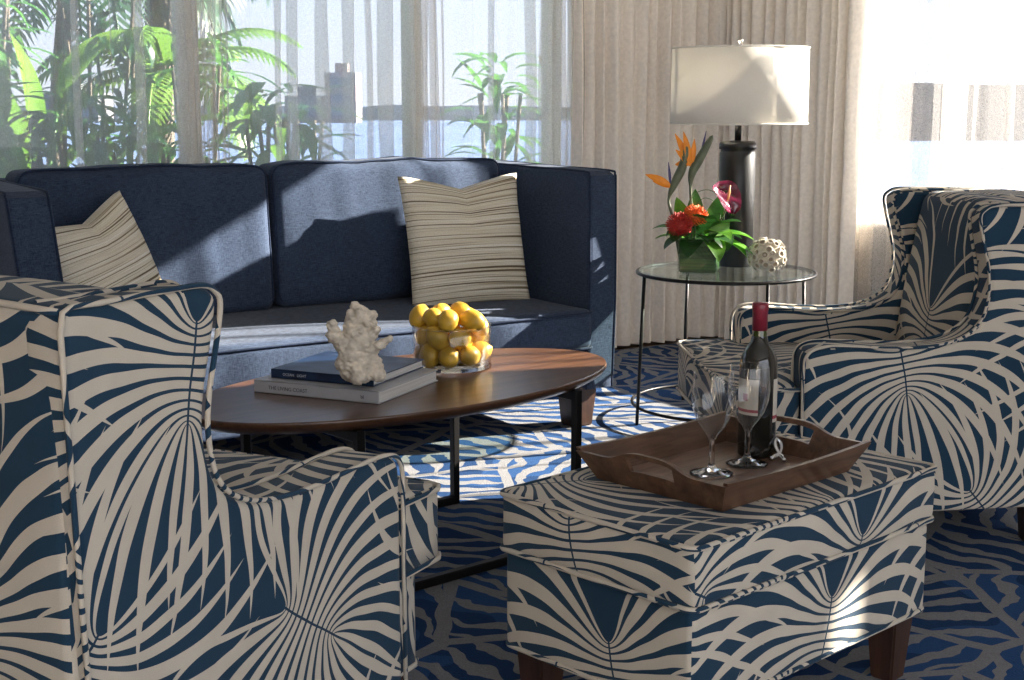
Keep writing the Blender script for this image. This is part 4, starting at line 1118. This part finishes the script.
M['g1'] = foliage('bright_leaves', (.05, .15, .015), (.19, .34, .05), .5, 2); M['g2'] = foliage('mid_leaves', (.03, .12, .02), (.10, .26, .05), .45, 2); M['g3'] = foliage('dark_leaves', (.01, .045, .015), (.03, .10, .04), .35, 2)  # three leaf greens: bright, mid and dark
M['trunk'] = simple('palm_bark', (.10, .08, .06), .95, .4, 12, .01)
def paddle_plant(name, label, u, v, z0, n, L, W, stem, mk, seed, spread=.6, cat='plant', group='broad-leaved plants outside the left window'):
    rnd = random.Random(seed); p0 = rp(u, v, z0); t = thing(name, label, cat, p0, 0, group); bl = bmesh.new(); bs = bmesh.new()
    for k in range(n):
        a = rnd.uniform(0, 2 * PI); tilt = rnd.uniform(.1, spread); hgt = stem * rnd.uniform(.5, 1.1)
        top = Vector((math.cos(a) * tilt * hgt * .7, math.sin(a) * tilt * hgt * .7, hgt)); tube(bs, smooth_path([(0, 0, 0), top * .5 + Vector((0, 0, .05)), top], sub=3), [.014] * 3 + [.012] * 3 + [.008], 5)
        d = Vector((math.cos(a) * tilt * 1.3, math.sin(a) * tilt * 1.3, rnd.uniform(.5, 1))); leaf(bl, top, d, (0, 0, 1) if d.normalized().z < .85 else (math.cos(a), math.sin(a), .3), L * rnd.uniform(.7, 1.15), W * rnd.uniform(.7, 1.1), rnd.uniform(.6, 1.6), 10, .3)
    obj('foliage', bl, M[mk], t); obj('stem', bs, M['g2'], t); return t
def palm(label, u, v, z0, h, lean, nf, FL, mk, seed, tr=.07, droop=1.5, group='palms outside the left window', leafl=.34, name='palm_tree'):
    rnd = random.Random(seed); p0 = rp(u, v, z0); t = thing(name, label, 'palm', p0, 0, group); bt = bmesh.new(); bf = bmesh.new()
    top = Vector((lean[0], lean[1], h)); P = smooth_path([(0, 0, 0), (lean[0] * .3, lean[1] * .3, h * .5), top], sub=8)
    tube(bt, P, [tr * (1.15 - .3 * i / len(P)) * (1 + .06 * (i % 2)) for i in range(len(P))], 10); obj('trunk', bt, M['trunk'], t)
    for k in range(nf):
        a = 2 * PI * k / nf + rnd.uniform(-.3, .3); el = rnd.uniform(-.1, 1.2); d = Vector((math.cos(a) * math.cos(el), math.sin(a) * math.cos(el), math.sin(el)))
        side = Vector((-math.sin(a), math.cos(a), 0)); p = Vector(top); n = 22; pts = [Vector(p)]
        for i in range(n):
            ax = side; d = Matrix.Rotation(droop / n * (.6 + .8 * i / n), 3, ax) @ d; p = p + d * (FL / n); pts.append(Vector(p))
        tube(bf, pts[::2], .008, 4)
        for i in range(3, n + 1):
            f = i / n; ll = leafl * math.sin(PI * (.12 + .85 * f)) ** .7
            tan = (pts[i] - pts[i - 1]).normalized()
            for s in (-1, 1):
                dv = (side * s * .8 + tan * .65 + Vector((0, 0, -.15))).normalized(); q0 = pts[i]; q1 = q0 + dv * ll * .5; q2 = q1 + (dv + Vector((0, 0, -.5))).normalized() * ll * .5
                w = tan.cross(dv).cross(dv).normalized() * .014
                try: bf.faces.new([bf.verts.new(q0 - w), bf.verts.new(q0 + w), bf.verts.new(q1 + w * .9), bf.verts.new(q1 - w * .9)]); bf.faces.new([bf.verts.new(q1 - w * .9), bf.verts.new(q1 + w * .9), bf.verts.new(q2)])
                except ValueError: pass
    obj('fronds', bf, M[mk], t); return t
def bush(name, label, u, v, z0, h, wx, wy, n, L, W, mk, seed, cat='bush', group='leafy bushes outside the left window'):
    rnd = random.Random(seed); t = thing(name, label, cat, rp(u, v, z0), RU, group); bl = bmesh.new(); bs = bmesh.new()
    for k in range(5):
        a = 2 * PI * k / 5; tube(bs, smooth_path([(0, 0, 0), (wx * .2 * math.cos(a), wy * .2 * math.sin(a), h * .5), (wx * .35 * math.cos(a + .4), wy * .35 * math.sin(a + .4), h * .9)], sub=4), .010, 5)
    for k in range(n):
        f = rnd.random() ** .7; a = rnd.uniform(0, 2 * PI); r = math.sqrt(rnd.random()) * (1 - .35 * f)
        p = Vector((wx * .5 * r * math.cos(a), wy * .5 * r * math.sin(a), h * (.12 + .88 * f)))
        d = Vector((math.cos(a) * .8 + rnd.uniform(-.5, .5), math.sin(a) * .8 + rnd.uniform(-.5, .5), rnd.uniform(-.2, .9)))
        leaf(bl, p, d, (0, 0, 1), L * rnd.uniform(.6, 1.2), W * rnd.uniform(.6, 1.2), rnd.uniform(.4, 1.6), 5, .3)
    obj('foliage', bl, M[mk], t); obj('stem', bs, M['trunk'], t); return t
pp = paddle_plant
bush('leafy_bush', 'tall dense green bush at the far left edge of the window', -3.55, 1.0, -.4, 2.35, .75, .6, 420, .30, .075, 'g2', 1)
bush('leafy_bush', 'bright yellow-green bush low at the far left of the window', -3.25, .62, -.4, 1.45, .60, .4, 150, .24, .06, 'g1', 2)
bush('leafy_bush', 'dark bush behind the leaning palm', -3.15, 2.0, -.4, 1.9, .7, .6, 170, .30, .08, 'g3', 3)
bush('leafy_bush', 'dark green bush just left of the first window post', -2.88, .8, -.4, 1.55, .40, .5, 140, .24, .06, 'g2', 4)
bush('leafy_bush', 'bright leafy bush just right of the first window post', -2.58, .8, -.4, 1.45, .34, .4, 70, .22, .06, 'g1', 5)
bush('leafy_bush', 'low leafy bush in the middle pane', -2.25, 1.5, -.4, 1.35, .6, .5, 80, .26, .07, 'g2', 6)
bush('leafy_bush', 'broad green bush in the middle pane left of the second post', -2.02, .7, -.4, 1.62, .32, .35, 75, .26, .075, 'g1', 7)
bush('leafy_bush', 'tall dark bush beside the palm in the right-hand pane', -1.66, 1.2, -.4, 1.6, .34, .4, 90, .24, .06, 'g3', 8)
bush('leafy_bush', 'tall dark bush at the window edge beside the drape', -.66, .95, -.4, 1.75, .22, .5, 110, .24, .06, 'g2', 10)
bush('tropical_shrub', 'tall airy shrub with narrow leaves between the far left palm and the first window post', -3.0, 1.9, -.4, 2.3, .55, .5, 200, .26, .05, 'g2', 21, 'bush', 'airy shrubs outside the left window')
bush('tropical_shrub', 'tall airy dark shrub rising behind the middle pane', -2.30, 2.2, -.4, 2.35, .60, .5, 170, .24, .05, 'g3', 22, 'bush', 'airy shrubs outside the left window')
bush('tropical_shrub', 'airy shrub by the building view in the middle pane', -2.02, 1.6, -.4, 1.9, .34, .4, 90, .22, .05, 'g2', 23, 'bush', 'airy shrubs outside the left window')
pp('banana_plant', 'banana plant with an arching leaf beside the first window post', -3.0, 1.5, -.4, 8, .80, .20, 1.75, 'g1', 33, .5)
pp('agave', 'spiky grey-green agave beyond the right-hand pane', -1.32, 1.0, -.4, 16, .55, .09, .75, 'g2', 9, .7)
palm('leaning palm with drooping fronds behind the far left pane', -3.25, 2.6, -.5, 2.8, (-.35, .1), 14, 1.4, 'g2', 3, .05)
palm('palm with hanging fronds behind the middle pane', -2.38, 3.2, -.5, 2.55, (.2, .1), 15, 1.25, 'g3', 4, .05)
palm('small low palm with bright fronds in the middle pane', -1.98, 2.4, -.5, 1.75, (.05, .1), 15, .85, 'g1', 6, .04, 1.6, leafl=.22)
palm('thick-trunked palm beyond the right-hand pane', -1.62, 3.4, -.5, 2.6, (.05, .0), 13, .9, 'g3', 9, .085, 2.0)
# the orange flower seen by the window edge
t = thing('garden_flower', 'orange bird of paradise flower outside the window by the drape', 'flower', rp(-.62, .55, -.4))
bm = bmesh.new(); tube(bm, smooth_path([(0, 0, 0), (.02, 0, .9), (.0, 0, 1.68)], sub=5), .008, 6); obj('stem', bm, M['g2'], t)
bm = bmesh.new()
for dx in (-.5, -.1, .35): leaf(bm, (0, 0, 1.66), (dx, 0, 1), (0, -1, .2), .11, .03, .2, 8, .5)
obj('petals', bm, M['orange'], t)
